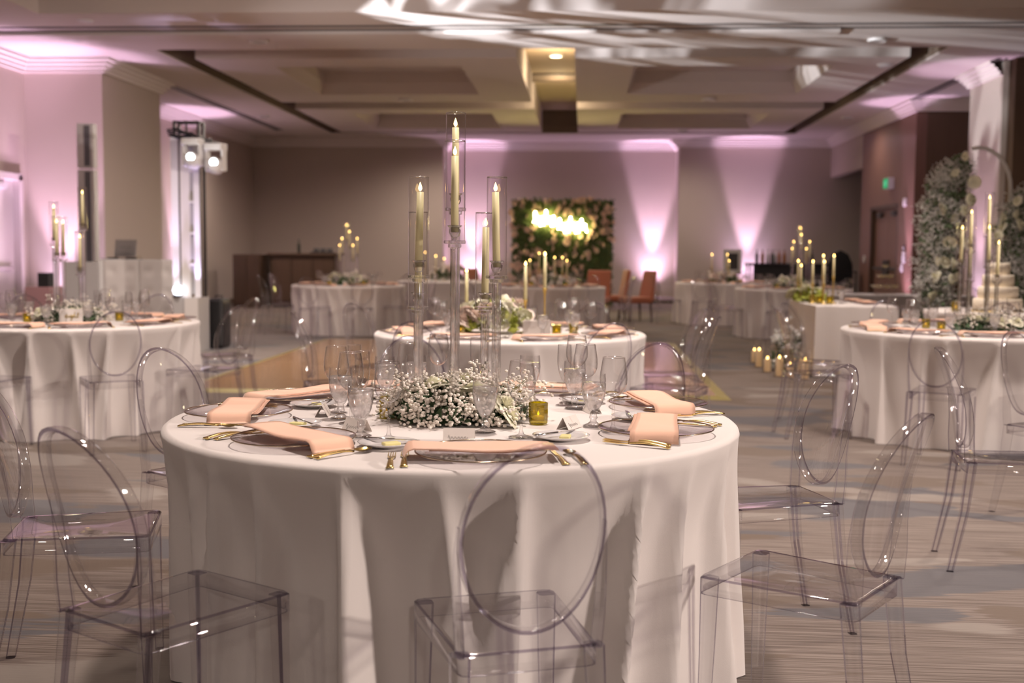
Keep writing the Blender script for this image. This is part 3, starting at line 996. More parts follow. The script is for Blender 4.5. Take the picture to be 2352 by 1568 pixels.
def b_wine(fill=False):
    t = thing('wine_glass', '', 'glass')
    b = B(); b.lathe([(.0, .105), (.010, .106), (.022, .112), (.033, .124), (.0405, .142), (.042, .158), (.0405, .180), (.036, .208), (.0335, .224)], 36)
    ob('bowl', b.mesh('wb', 'glass_thin', True), t)
    b = B(); b.tube([(.0335 * math.cos(2 * PI * k / 32), .0335 * math.sin(2 * PI * k / 32), .224) for k in range(32)], .0009, 6, closed=True)
    ob('lip', b.mesh('wl', 'glass_lip', True), t)
    b = B(); b.lathe([(.0, .0022), (.034, .0022), (.037, .003), (.020, .006), (.008, .011), (.0048, .022), (.0038, .05), (.004, .085), (.006, .099), (.010, .106)], 28)
    ob('stem', b.mesh('ws', 'glass_thin', True), t)
    return t
def b_water():
    t = thing('water_goblet', '', 'glass')
    b = B(); b.lathe([(.010, .046), (.018, .054), (.029, .075), (.0365, .100), (.0385, .122), (.0375, .145), (.036, .165)], 32)
    ob('bowl', b.mesh('gb', 'glass_thin', True), t)
    b = B(); b.lathe([(.0, .050), (.016, .056), (.027, .077), (.0342, .101), (.0362, .122), (.0357, .138), (0, .138)], 28)
    ob('iced_water', b.mesh('gw', 'ice_water', True), t, label='iced water')
    b = B(); b.lathe([(0, .002), (.031, .002), (.033, .004), (.018, .009), (.010, .016), (.0095, .022), (.014, .028), (.0105, .035), (.010, .046)], 28)
    ob('foot', b.mesh('gf', 'crystal', True), t)
    return t
def b_flute():
    t = thing('champagne_flute', '', 'glass')
    b = B(); b.lathe([(.004, .085), (.010, .092), (.019, .115), (.0245, .145), (.0255, .165), (.0245, .195), (.0235, .215)], 28)
    ob('bowl', b.mesh('fb', 'glass_thin', True), t)
    b = B(); b.tube([(.0235 * math.cos(2 * PI * k / 28), .0235 * math.sin(2 * PI * k / 28), .215) for k in range(28)], .0008, 6, closed=True)
    ob('lip', b.mesh('fl', 'glass_lip', True), t)
    b = B(); b.lathe([(0, .002), (.029, .002), (.031, .003), (.014, .007), (.0055, .018), (.0045, .04), (.006, .065), (.004, .085)], 24)
    ob('stem', b.mesh('fs', 'glass_thin', True), t)
    return t
def flame_profile(h, r):
    return [(0, 0), (r * .55, h * .10), (r, h * .30), (r * .85, h * .50), (r * .45, h * .75), (r * .12, h * .95), (0, h)]
def b_votive():
    t = thing('votive_holder', '', 'candle holder')
    b = B(); b.lathe([(0, 0), (.026, 0), (.0295, .004), (.0305, .03), (.0305, .068)], 8); b.lathe([(.0275, .068), (.0275, .012), (0, .012)], 8); b.lathe([(.0305, .068), (.0275, .068)], 8)
    ob('cup', b.mesh('vc', 'olive_glass'), t)
    b = B(); b.lathe([(0, .013), (.019, .013), (.019, .024), (.012, .026), (0, .026)], 16)
    ob('tealight', b.mesh('vt', 'wax_white', True), t)
    b = B(); b.lathe(flame_profile(.014, .0035), 8, cz=.027)
    ob('flame', b.mesh('vf', 'flame', True), t)
    return t

# ------------------------------------------------------------------ crystal candelabra
ARMS = [(-.105, -.10, 1.225), (.015, -.14, 1.335), (.145, -.10, 1.225), (.095, .05, 1.118), (-.125, .02, 1.118), (-.005, .06, 1.445)]
TUBE_H = .315
def b_candelabra(far=False):
    fl = 'flame_far' if far else 'flame'
    def f():
        t = thing('candelabra', '', 'candelabra')
        b = B(); b.lathe([(0, 0), (.185, 0), (.19, .002), (.19, .008), (.187, .010), (0, .010)], 48)
        ob('mirror_base', b.mesh('mb', 'mirror_green', True), t)
        for (ax, ay, zc) in ARMS:
            zb = zc - HT
            b = B()
            b.lathe([(0, .010), (.0165, .010), (.0165, .018), (.0145, .022), (.0145, zb - .022), (.013, zb - .018)], 28, cx=ax, cy=ay, lobes=7, amp=.055)
            b.lathe([(.0, zb - .018), (.020, zb - .018), (.021, zb - .016), (.021, zb - .008), (.0195, zb - .006), (.0, zb - .006)], 14, cx=ax, cy=ay)
            b.lathe([(.0, zb - .006), (.033, zb - .006), (.035, zb - .004), (.035, zb + .003), (.033, zb + .005), (.0, zb + .005)], 18, cx=ax, cy=ay)
            rod = ob('arm', b.mesh('rod', 'crystal_rod'), t)
            b = B(); b.lathe([(.0, .006), (.008, .006), (.006, .012), (.013, .017), (.018, .028), (.0185, .038), (.016, .044), (.024, .050), (.022, .052), (.0135, .046), (.0125, .030), (0, .030)], 20, cx=ax, cy=ay, cz=zb)
            ob('candle_cup', b.mesh('cup', 'crystal'), rod)
            b = B(); b.lathe([(.0325, .004), (.0325, TUBE_H)], 36, cx=ax, cy=ay, cz=zb); b.lathe([(.0327, TUBE_H - .0015), (.0328, TUBE_H), (.0320, TUBE_H + .0014), (.0306, TUBE_H + .0012), (.0303, TUBE_H - .002)], 36, 1, cx=ax, cy=ay, cz=zb)
            ob('chimney', b.mesh('chm', ['glass_chimney', 'glass_lip'], True), rod)
            dx = random.uniform(-.006, .006); dy = random.uniform(-.004, .004)
            b = B(); b.tube([(ax, ay, zb + .031), (ax + dx * .5, ay + dy * .5, zb + .14), (ax + dx, ay + dy, zb + .268)], [.0125, .0118, .0112], 16)
            cd = ob('candle', b.mesh('cdl', 'wax', True), t)
            b = B(); b.lathe(flame_profile(.030, .0065), 12, cx=ax + dx, cy=ay + dy, cz=zb + .270); 
            ob('flame', b.mesh('flm', fl, True), cd)
            b = B(); b.tube([(ax + dx, ay + dy, zb + .266), (ax + dx, ay + dy, zb + .273)], .0012, 6)
            ob('wick', b.mesh('wk', 'ink'), cd)
        return t
    return f

# ------------------------------------------------------------------ flowers
def rose_mesh(r, mat, seed=1, rings=((.16, 3, 1.35), (.34, 5, 1.15), (.58, 6, .85), (.82, 7, .45), (1.0, 8, .10))):
    rnd = random.Random(seed)
    b = B()
    for ri, (rad, n, up) in enumerate(rings):
        for k in range(n):
            a0 = 2 * PI * k / n + ri * .7 + rnd.uniform(-.15, .15)
            wd = PI / n * 1.35
            V = []; F = []
            NI, NJ = 4, 5
            for i in range(NI + 1):
                s = i / NI
                for j in range(NJ + 1):
                    u = j / NJ * 2 - 1
                    a = a0 + u * wd * (.55 + .45 * math.sin(PI * min(1, s * 1.1) * .6))
                    lip = (.22 * s ** 3) * (1.2 - up * .6)
                    rr = r * rad * (.35 + .65 * math.sin(s * PI * .5)) + r * lip * (1 - .3 * u * u)
                    z = r * (.15 + up * .62 * s - .18 * s ** 3 * (1.4 - up) - .10 * u * u * s) + rnd.uniform(-.01, .01) * r
                    V.append((rr * math.cos(a), rr * math.sin(a), z))
            for i in range(NI):
                for j in range(NJ):
                    q = i * (NJ + 1) + j
                    F.append((q, q + 1, q + NJ + 2, q + NJ + 1))
            b.add(V, F)
    b.lathe([(0, -.05 * r), (.35 * r, .05 * r), (.2 * r, .4 * r), (0, .5 * r)], 8)
    return b.mesh('rose', mat, True)
ROSE = rose_mesh(.034, 'petal', 3)
ROSE_B = rose_mesh(.036, 'petal_blush', 5)
BLOOM = rose_mesh(.050, 'petal_wall', 8, rings=((.3, 4, 1.0), (.7, 5, .6), (1.0, 6, .15)))
OCT = [(1, 0, 0), (-1, 0, 0), (0, 1, 0), (0, -1, 0), (0, 0, 1), (0, 0, -1)]
OCF = [(0, 2, 4), (2, 1, 4), (1, 3, 4), (3, 0, 4), (2, 0, 5), (1, 2, 5), (3, 1, 5), (0, 3, 5)]
PHI = (1 + 5 ** .5) / 2
ICO = [Vector(v).normalized() for v in [(-1, PHI, 0), (1, PHI, 0), (-1, -PHI, 0), (1, -PHI, 0), (0, -1, PHI), (0, 1, PHI), (0, -1, -PHI), (0, 1, -PHI), (PHI, 0, -1), (PHI, 0, 1), (-PHI, 0, -1), (-PHI, 0, 1)]]
ICF = [(0, 11, 5), (0, 5, 1), (0, 1, 7), (0, 7, 10), (0, 10, 11), (1, 5, 9), (5, 11, 4), (11, 10, 2), (10, 7, 6), (7, 1, 8), (3, 9, 4), (3, 4, 2), (3, 2, 6), (3, 6, 8), (3, 8, 9), (4, 9, 5), (2, 4, 11), (6, 2, 10), (8, 6, 7), (9, 8, 1)]
def scatter_dots(points, rmin, rmax, mat, rnd, shape=0):
    V = []; F = []
    SV, SF = (ICO, ICF) if shape == 0 else (OCT, OCF)
    for p in points:
        r = rnd.uniform(rmin, rmax)
        n = len(V)
        for v in SV:
            V.append((p[0] + v[0] * r, p[1] + v[1] * r, p[2] + v[2] * r * .85))
        F += [tuple(i + n for i in f) for f in SF]
    return mk('dots', V, F, mat, None, True)
def leaves_mesh(points, lmin, lmax, mat, rnd, zmin=None):
    V = []; F = []
    for p in points:
        p = Vector(p)
        d = Vector((rnd.gauss(0, 1), rnd.gauss(0, 1), rnd.gauss(.3, 1))).normalized()
        s = d.cross(Vector((rnd.gauss(0, 1), rnd.gauss(0, 1), rnd.gauss(0, 1)))).normalized()
        up = d.cross(s)
        L = rnd.uniform(lmin, lmax); W = L * rnd.uniform(.22, .34)
        n = len(V)
        V += [p, p + d * L * .45 + s * W + up * L * .06, p + d * L, p + d * L * .45 - s * W + up * L * .06, p + d * L * .5]
        F += [(n, n + 1, n + 4), (n + 1, n + 2, n + 4), (n + 2, n + 3, n + 4), (n + 3, n, n + 4)]
    if zmin is not None:
        V = [Vector((v[0], v[1], max(v[2], zmin + .0015 * (i % 5)))) for i, v in enumerate(V)]
    return mk('leaves', V, F, mat, None, True)
def stems_mesh(pairs, r, mat):
    b = B()
    for a, c in pairs:
        b.tube([a, c], r, 3, cap=False)
    return b.mesh('stems', mat)
def dome_point(rnd, rx, ry, h, jitter=.15, lo=.0):
    a = rnd.uniform(0, 2 * PI); u = rnd.random() ** .5
    x = u * math.cos(a); y = u * math.sin(a)
    z = h * math.sqrt(max(0, 1 - u * u)) * rnd.uniform(.55, 1.0 + jitter) + lo
    return (x * rx, y * ry, z)
def floral(name, label, loc, rx, ry, h, ndot, nleaf, roses, seed, rz=0, dr=(.0035, .0062), dotmat='breath', leafmat='leaf', leaflen=(.03, .06), rosemesh=None, group=None, cat='flowers', sprigs=18):
    rnd = random.Random(seed)
    t = thing(name, label, cat, loc, rz, group)
    core = [dome_point(rnd, rx * .92, ry * .92, h * .8, 0) for _ in range(nleaf)]
    ob('foliage', leaves_mesh(core, leaflen[0], leaflen[1], leafmat, rnd, .003), t, kind='stuff')
    pts = []; prs = []
    nclump = max(12, ndot // 26)
    for c in range(nclump):
        cc = dome_point(rnd, rx, ry, h, .1)
        root = (cc[0] * .5, cc[1] * .5, .01)
        prs.append((root, cc))
        for k in range(ndot // nclump):
            p = (cc[0] + rnd.gauss(0, .020), cc[1] + rnd.gauss(0, .020), max(dr[1] + .001, cc[2] + rnd.gauss(0, .016)))
            pts.append(p)
    for c in range(sprigs):   # loose airy sprigs sticking out
        cc = Vector(dome_point(rnd, rx, ry, h, .1))
        tip = cc + Vector((cc.x * .3, cc.y * .3, rnd.uniform(.03, .07)))
        prs.append((tuple(cc * .8), tuple(tip)))
        for k in range(9):
            pts.append((tip.x + rnd.gauss(0, .014), tip.y + rnd.gauss(0, .014), max(dr[1] + .001, tip.z + rnd.gauss(0, .014))))
    ob('blossoms', scatter_dots(pts, dr[0], dr[1], dotmat, rnd), t, kind='stuff', label="tiny white baby's breath blossoms")
    ob('stems', stems_mesh(prs, .0009, 'stem'), t, kind='stuff')
    for i, (x, y, z, s, tx, ty) in enumerate(roses):
        z = max(z, .030 * s)
        rm = rosemesh[i % len(rosemesh)] if isinstance(rosemesh, tuple) else (rosemesh or ROSE)
        ob('rose', rm, t, (x, y, z), rot=(tx, ty, rnd.uniform(0, 6)), sc=(s, s, s))
    return t

# ================================================================== MAIN TABLE
C0 = (-0.417, 3.67)
G_MAIN = 'clear chairs round the main table'
def pol(c, th, r): return (c[0] + r * math.cos(R(th)), c[1] + r * math.sin(R(th)))
MAIN_CHAIRS = [
    (-.170, 2.565, 108.7, 'clear oval-back ghost chair at six o\'clock of the main table, back to the camera'),
    (-.975, 2.650, 58.0, 'clear oval-back ghost chair at seven o\'clock of the main table'),
    (-1.52, 3.36, 15.0, 'clear oval-back ghost chair at eight o\'clock of the main table, cut by the picture edge'),
    pol(C0, 150, 1.15) + (-30.0, 'clear oval-back ghost chair at ten o\'clock of the main table'),
    pol(C0, 104, 1.24) + (284.0, 'clear oval-back ghost chair at twelve o\'clock of the main table, behind the glasses'),
    pol(C0, 60, 1.20) + (240.0, 'clear oval-back ghost chair at one o\'clock of the main table'),
    (.645, 3.985, 198, 'clear oval-back ghost chair at two o\'clock of the main table'),
    (.585, 2.995, 146, 'clear oval-back ghost chair at four o\'clock of the main table, seen side-on')]
round_table(C0[0], C0[1], 11, 'round folding table hidden under the main tablecloth', 'floor-length ivory cloth on the main table nearest the camera', amp=.16, flare=.035, folds=24, chairs=[q[:2] for q in MAIN_CHAIRS])
for (x, y, f, l) in MAIN_CHAIRS:
    chair(x, y, f, l, G_MAIN)

def P(theta, r, c):
    return (c[0] + r * math.cos(R(theta)), c[1] + r * math.sin(R(theta)))
def local(c, theta, u, v, r):
    """u to the diner's right, v towards the table centre, from the plate at radius r"""
    a = R(theta)
    inw = Vector((-math.cos(a), -math.sin(a))); rgt = Vector((inw.y, -inw.x))
    p = Vector((c[0] + r * math.cos(a), c[1] + r * math.sin(a))) + rgt * u + inw * v
    return p.x, p.y
def setting(c, tname, theta, r=.70, drop=1, skew=0, full=True, glasses=True, z=HT, bread=True):
    h = hour(theta); where = "at %s o'clock of the %s" % (h, tname)
    rz = R(theta) + PI / 2     # local +y points to the table centre
    p = local(c, theta, 0, 0, r)
    zz = z + .001
    g = tname
    proto_copy('charger', b_charger, (p[0], p[1], zz), rz, 'clear glass charger plate ' + where, 'charger plates of the ' + g)
    ob('napkin', NAPM[(drop, 1 + int(theta) % 2)], None, (p[0], p[1], zz), rz + R(skew), label='folded peach napkin ' + where, cat='napkin', group='peach napkins of the ' + g)
    for k, (kind, u, v) in enumerate((('fork', -.235, .0), ('fork', -.200, .012), ('knife', .205, .0), ('spoon', .245, -.005))):
        if not full and k in (0, 3): continue
        q = local(c, theta, u, v - .02, r)
        nm = {0: 'outer gold fork ', 1: 'inner gold fork ' if full else 'gold fork ', 2: 'gold dinner knife ', 3: 'gold spoon '}[k]
        proto_copy(kind, cutlery(kind), (q[0], q[1], zz), rz + R(random.uniform(-5, 5)), nm + where, 'gold cutlery of the ' + g)
    if bread:
        q = local(c, theta, -.235, .205, r)
        proto_copy('bread', b_bread, (q[0], q[1], zz), rz, 'small white bread plate ' + where, 'bread plates of the ' + g)
        proto_copy('butter', b_butter, (q[0] + .012, q[1] - .012, zz + .006), rz + .3, 'yellow butter pat on the bread plate ' + where, 'butter pats of the ' + g)
        q2 = local(c, theta, -.215, .225, r)
        proto_copy('bknife', b_butter_knife, (q2[0], q2[1], zz + .013), rz + R(-20), 'silver butter knife on the bread plate ' + where, 'butter knives of the ' + g)
    if full:
        q = local(c, theta, -.03, .27, r)
        proto_copy('card', b_card, (q[0], q[1], zz), rz + R(random.uniform(-12, 12)), 'tented paper place card ' + where, 'place cards of the ' + g)
    if glasses:
        for key, bd, u, v, nm in (('wine', b_wine, .175, .20, 'empty stemmed wine glass '), ('water', b_water, .07, .27, 'footed goblet of iced water '), ('flute', b_flute, .15, .32, 'empty champagne flute ')):
            q = local(c, theta, u, v, r)
            proto_copy(key, bd, (q[0], q[1], zz), random.uniform(0, 6), nm + where, 'glassware of the ' + g)
for (th, rr, dr, sk) in [(184, .70, 1, 4), (235, .675, 1, -10), (282, .745, -1, -6), (337, .695, -1, 18), (25, .755, -1, -12), (68, .74, 1, 5), (108, .73, 1, -4), (148, .715, 1, -8)]:
    setting(C0, 'main table', th, rr, dr, sk, True, False)
ZT0 = HT + .001
def glass_at(key, bd, x, y, label):
    proto_copy(key, bd, (x, y, ZT0), random.uniform(0, 6), label, 'glassware of the main table')
# glasses where they stand in the picture
for (x, y, l) in [(-.722, 3.50, "empty wine glass at seven o'clock of the main table, next to a water goblet"), (-.815, 3.72, "empty wine glass at nine o'clock of the main table, rear of a pair"), (-.553, 3.215, "empty wine glass between the front place card and the olive votive"),
                  (-.60, 3.90, "empty wine glass behind the baby's breath at ten o'clock of the main table"), (-.175, 3.285, "empty wine glass before the olive votive at six o'clock of the main table"),
                  (.012, 3.92, "empty wine glass at two o'clock of the main table behind two goblets"), (.096, 3.44, "empty wine glass at four o'clock of the main table beside the bread plate"), (-.02, 4.33, "empty wine glass at one o'clock of the main table"), (-.55, 4.32, "empty wine glass at eleven o'clock of the main table")]:
    glass_at('wine', b_wine, x, y, l)
for (x, y, l) in [(-.642, 3.255, "footed goblet of iced water at seven o'clock of the main table"), (-.775, 3.60, "footed goblet of iced water at nine o'clock of the main table"), (-.288, 3.365, "footed goblet of iced water in front of the white roses"),
                  (-.025, 3.93, "footed goblet of iced water at two o'clock of the main table"), (.037, 3.525, "footed goblet of iced water at four o'clock of the main table"), (-.19, 4.13, "footed goblet of iced water behind the roses at one o'clock of the main table"), (-.60, 4.08, "footed goblet of iced water at eleven o'clock of the main table"), (-.70, 4.00, "footed goblet of iced water at ten o'clock of the main table")]:
    glass_at('water', b_water, x, y, l)
for (x, y, l) in [(-.79, 3.90, "champagne flute at nine o'clock of the main table"), (-.715, 3.66, "champagne flute at seven o'clock of the main table"), (-.33, 4.20, "champagne flute behind the crystal rods at eleven o'clock of the main table"), (-.062, 4.00, "champagne flute at two o'clock of the main table"), (-.40, 4.28, "champagne flute at twelve o'clock of the main table")]:
    glass_at('flute', b_flute, x, y, l)
for (x, y, l) in [(-.136, 3.56, "olive glass votive holder at the front of the main table flowers"), (-.628, 3.64, "olive glass votive holder behind the wine glass on the main table"), (-.24, 3.98, "olive glass votive holder behind the main table flowers"), (-.58, 3.88, "olive glass votive holder at the rear of the main table flowers")]:
    proto_copy('votive', b_votive, (x, y, ZT0), random.uniform(0, 1), l, 'olive votive holders')
proto_copy('candelabra', b_candelabra(), (-.42, 3.72, ZT0), 0, 'tall six-armed crystal candelabra in the middle of the main table', 'crystal candelabras')
# low ring of baby's breath with white roses round the candelabra
rr_ = [(-.06, -.09, .105, 1.25, .3, -.2), (.03, .02, .105, 1.25, .1, 0), (.07, -.13, .088, 1.45, .6, .1), (.16, -.13, .055, 1.2, .7, .4), (.18, -.19, .03, 1.05, .9, .3), (.02, .1, .06, 1.1, 0, 0), (-.18, .06, .06, 1.05, -.2, -.4), (.14, .04, .05, 1.05, -.2, .5)]
floral('floral_centrepiece', "mound of baby's breath with white roses round the main candelabra", (-.405, 3.66, ZT0), .245, .235, .125, 4300, 900, rr_, 4, dr=(.0042, .0078), leafmat='leaf_dark')

# ================================================================== NEIGHBOUR TABLES
def table_set(c, tname, thetas, chairs, seed, cl, tl, candel=None, r=.72):
    round_table(c[0], c[1], seed, tl, cl, amp=.15, flare=.04, folds=22, chairs=[pol(c, th, rad) for th, rad in chairs])
    for th in thetas:
        setting(c, tname, th, r, random.choice((1, -1)), random.uniform(-14, 14), False, True, bread=False)
    for (th, rad) in chairs:
        chair_at(c[0], c[1], th, rad, "clear ghost chair at %s o'clock of the %s" % (hour(th), tname), 'clear chairs round the ' + tname, random.uniform(-5, 5))
T1 = (-3.81, 8.30); T2 = (-0.49, 7.68); T3 = (2.83, 8.48)
N1, N2, N3 = 'table by the DJ booth', 'table with gold candlesticks', 'table by the floral arch'
table_set(T1, N1, [298, 262, 340, 25, 70, 110, 150, 220], [(305, 1.24), (268, 1.16), (344, 1.15), (40, 1.15), (85, 1.15), (130, 1.15), (182, 1.15), (226, 1.15)], 21, 'ivory cloth on the round table by the DJ booth', 'round folding table under the cloth by the DJ booth')
table_set(T2, N2, [251, 292, 335, 20, 65, 105, 148, 201], [(251, 1.15), (296.5, 1.16), (338, 1.13), (20, 1.13), (65, 1.12), (105, 1.12), (148, 1.15), (201, 1.15)], 22, 'ivory cloth on the round table with gold candlesticks', 'round folding table under the cloth below the gold candlesticks')
table_set(T3, N3, [262, 225, 186, 145, 305, 345, 30, 100], [(244.5, 1.30), (189, 1.15), (145, 1.15), (100, 1.15), (285, 1.2), (330, 1.15), (25, 1.15), (62, 1.15)], 23, 'ivory cloth on the round table by the floral arch', 'round folding table under the cloth by the floral arch')
# two chairs of a table beyond the right picture edge
chair(1.81, 4.87, 354, 'clear ghost chair turned away in front of the floral arch table, near the camera', 'clear chairs near the picture edge')
chair(2.38, 5.75, 301, 'clear ghost chair cut by the picture edge in front of the floral arch table', 'clear chairs near the picture edge')
proto_copy('candelabra', None, (T1[0] + .02, T1[1], ZT0), R(-75), 'tall crystal candelabra on the table by the DJ booth', 'crystal candelabras')
proto_copy('candelabra', None, (T3[0] + .06, T3[1], ZT0), R(-60), 'tall crystal candelabra on the table by the floral arch', 'crystal candelabras')
for c, nm, sd in ((T1, N1, 31), (T3, N3, 33)):
    rs = [(random.uniform(-.2, .2), random.uniform(-.22, .05), .07, 1.3, .5, random.uniform(-.4, .4)) for _ in range(8)]
    floral('floral_centrepiece', "baby's breath and white roses on the " + nm, (c[0] + (.14 if c is T3 else 0), c[1] - .03, ZT0), .27, .24, .13, 1100, 500, rs, sd, dr=(.005, .009), leafmat='leaf_dark', rosemesh=ROSE, group='floral centrepieces')
    for k, (dx, dy) in enumerate(((-.27, -.18), (.30, .12), (-.28, .15))):
        proto_copy('votive', b_votive, (c[0] + dx, c[1] + dy, ZT0), .3, 'olive glass votive holder %s the flowers of the %s' % (('in front of', 'beside', 'behind')[k], nm), 'olive votive holders')
# white table sign with gold script
t = thing('table_sign', 'white card with gold script standing on the table by the DJ booth', 'sign', (-3.66, 7.93, ZT0), R(3))
b = B(); b.hull8([(-.085, -.004, .012), (.085, -.004, .012), (.085, .0, .012), (-.085, .0, .012)], [(-.085, .016, .112), (.085, .016, .112), (.085, .020, .112), (-.085, .020, .112)])
ob('card_panel', b.mesh('sg', 'card'), t)
b = B(); b.box(-.05, .05, -.02, .03, 0, .013); ob('stand', b.mesh('sgs', 'card'), t)
b = B()
def scr(pts): b.tube([(x, -.0065 + (z - .012) * .2, z) for x, z in pts], .0022, 5)
scr([(-.045, .055), (-.030, .060), (-.026, .068), (-.034, .072), (-.042, .062), (-.036, .050), (-.022, .052), (-.012, .066), (-.010, .052), (-.002, .052), (.006, .064), (.000, .068), (-.006, .060), (.004, .054), (.010, .068), (.006, .034), (-.002, .030), (.012, .050), (.020, .066), (.026, .092), (.022, .052), (.030, .064), (.034, .052), (.044, .058), (.050, .088), (.046, .054), (.056, .054)])
scr([(.040, .074), (.058, .077)])
ob('script', b.mesh('sgt', 'gold_soft', True), t, label='gold handwritten script')

# gold candlesticks with ivory tapers, reused on other tables
def b_taper(far=False, hold=.22, cand=.24):
    def f():
        t = thing('gold_candlestick', '', 'candlestick')
        b = B(); b.lathe([(0, 0), (.045, 0), (.046, .004), (.03, .008), (.010, .016), (.0065, .05), (.0055, hold * .6), (.007, hold - .05), (.014, hold - .012), (.017, hold), (.0, hold)], 20)
        ob('holder', b.mesh('th', 'gold_soft', True), t)
        b = B(); b.tube([(0, 0, hold - .01), (0, 0, hold + cand)], [.0125, .0105], 14)
        cd = ob('candle', b.mesh('tcn', 'wax', True), t)
        b = B(); b.lathe(flame_profile(.03, .008 if not far else .011), 10, cz=hold + cand + .002)
        ob('flame', b.mesh('tf', 'flame_far', True), cd)
        return t
    return f
proto_copy('tapA', b_taper(False, .225, .225), (-.385, 7.62, ZT0), 0, 'shorter gold candlestick with lit taper beside the white flowers', 'gold candlesticks')
proto_copy('tapB', b_taper(False, .30, .215), (-.258, 7.72, ZT0), 0, 'tallest gold candlestick with lit taper on the middle table', 'gold candlesticks')
proto_copy('tapC', b_taper(False, .19, .21), (-.785, 7.66, ZT0), 0, 'gold candlestick with lit taper at the far end of the white flowers', 'gold candlesticks')
rs = []
rnd = random.Random(5)
for k in range(36):
    x = rnd.uniform(-.25, .17); y = rnd.uniform(-.16, .1)
    rs.append((x, y, .07 + .17 * rnd.random() * (1 - abs(x + .02) * 2.4), rnd.uniform(1.2, 1.8), rnd.uniform(.3, 1.2), rnd.uniform(-.5, .5)))
floral('floral_centrepiece', 'tall arrangement of white and blush flowers with lime leaves between gold candlesticks', (-.56, 7.60, ZT0), .24, .20, .24, 120, 190, rs, 9, dr=(.006, .012), dotmat='petal', leafmat='leaf_lime', leaflen=(.05, .10), group='floral centrepieces', sprigs=3, rosemesh=(ROSE, ROSE, ROSE_B))
b = B(); b.box(-.09, .09, -.012, .012, 0, .10)
bevel(ob('table_sign', b.mesh('ts', 'card'), None, (-.30, 7.40, ZT0), R(5), label='blank white card standing by the gold candlesticks', cat='sign'), .004)
for (x, y, l) in [(-.17, 7.46, 'glowing amber votive beside the white card'), (-.80, 7.45, 'olive votive before the white flowers of the middle table'), (-.06, 7.62, 'olive votive among the glasses of the middle table')]:
    proto_copy('votive', b_votive, (x, y, ZT0), .2, l, 'olive votive holders')

# ================================================================== SWEETHEART TABLE
def rect_cloth(x0, x1, y0, y1, h, seed, mat='cloth'):
    rnd = random.Random(seed)
    pts = []
    def edge(a, bb, n):
        for k in range(n):
            u = k / n
            pts.append((a[0] + (bb[0] - a[0]) * u, a[1] + (bb[1] - a[1]) * u))
    edge((x0, y0), (x1, y0), 24); edge((x1, y0), (x1, y1), 30); edge((x1, y1), (x0, y1), 24); edge((x0, y1), (x0, y0), 30)
    n = len(pts); cx, cy_ = (x0 + x1) / 2, (y0 + y1) / 2
    ph = [rnd.uniform(0, 6) for _ in range(3)]
    V = []; F = []
    rows = [(h, 0.0, 1 - .02), (h - .004, .0, 1.0), (h - .02, .003, 1.0)] + [((h - .02) * (1 - j / 8) + .012, .003 + .03 * j / 8, 1.0) for j in range(1, 9)]
    for j, (z, fl, sc) in enumerate(rows):
        for k, (x, y) in enumerate(pts):
            d = Vector((x - cx, y - cy_))
            dn = d.normalized()
            s = j / len(rows)
            wv = .014 * s * (math.sin(k * .9 + ph[0]) + .6 * math.sin(k * .37 + ph[1]))
            V.append((cx + d.x * sc + dn.x * (fl + wv), cy_ + d.y * sc + dn.y * (fl + wv), z))
    for j in range(len(rows) - 1):
        for k in range(n):
            k2 = (k + 1) % n
            F.append((j * n + k, (j + 1) * n + k, (j + 1) * n + k2, j * n + k2))
    F.append(tuple(range(n)))
    return mk('rcloth', V, F, mat, None, False)
ob('sweetheart_table', rect_cloth(-.43, .43, -.78, .78, HT, 3), None, (2.90, 13.02, 0), label='rectangular sweetheart table under a smooth white cloth beside the floor candles', cat='table')
for (x, y, k, l) in [(2.775, 12.85, 'tapB', 'tallest'), (2.64, 12.70, 'tapA', 'shorter front'), (2.67, 12.90, 'tapB', 'tall middle'), (2.545, 12.84, 'tapA', 'shorter near'), (2.50, 13.28, 'tapC', 'short'), (2.515, 13.55, 'tapA', 'shorter far')]:
    proto_copy(k, None, (x, y, ZT0), 0, '%s gold candlestick with lit taper on the sweetheart table' % l, 'gold candlesticks of the sweetheart table')
rs = [(rnd.uniform(-.2, .2), rnd.uniform(-.3, .3), .05 + .1 * rnd.random(), rnd.uniform(1.4, 2.0), rnd.uniform(.1, .9), rnd.uniform(-.5, .5)) for _ in range(12)]
floral('floral_centrepiece', 'low white flowers with lime leaves along the sweetheart table', (2.62, 13.42, ZT0), .18, .34, .17, 60, 260, rs, 41, dr=(.008, .014), dotmat='petal', leafmat='leaf_lime', leaflen=(.05, .1), group='floral centrepieces', sprigs=2)
for (x, y, l) in [(2.60, 12.70, 'olive votive in front of the sweetheart candlesticks'), (2.69, 12.62, 'olive votive at the near corner of the sweetheart table'), (2.56, 12.90, 'amber lit votive among the sweetheart candlesticks')]:
    proto_copy('votive', b_votive, (x, y, ZT0), .2, l, 'olive votive holders', sc=(1.3, 1.3, 1.3))
for k, yy in enumerate((12.75, 13.35)):
    p = (3.12, yy)
    proto_copy('charger', None, (p[0], p[1], ZT0), R(90), 'clear glass charger at the %s sweetheart place' % ('near', 'far')[k], 'sweetheart settings')
    ob('napkin', NAPM[(1, 1)], None, (p[0], p[1], ZT0), R(90), label='folded peach napkin at the %s sweetheart place' % ('near', 'far')[k], cat='napkin', group='sweetheart settings')
    for q, (key, bd, dx, dy, nm) in enumerate((('wine', b_wine, -.2, .18, 'wine glass'), ('water', b_water, -.26, .08, 'water goblet'), ('flute', b_flute, -.3, .2, 'champagne flute'))):
        proto_copy(key, bd, (p[0] + dx, p[1] + dy, ZT0), 0, '%s at the %s sweetheart place' % (nm, ('near', 'far')[k]), 'sweetheart settings')
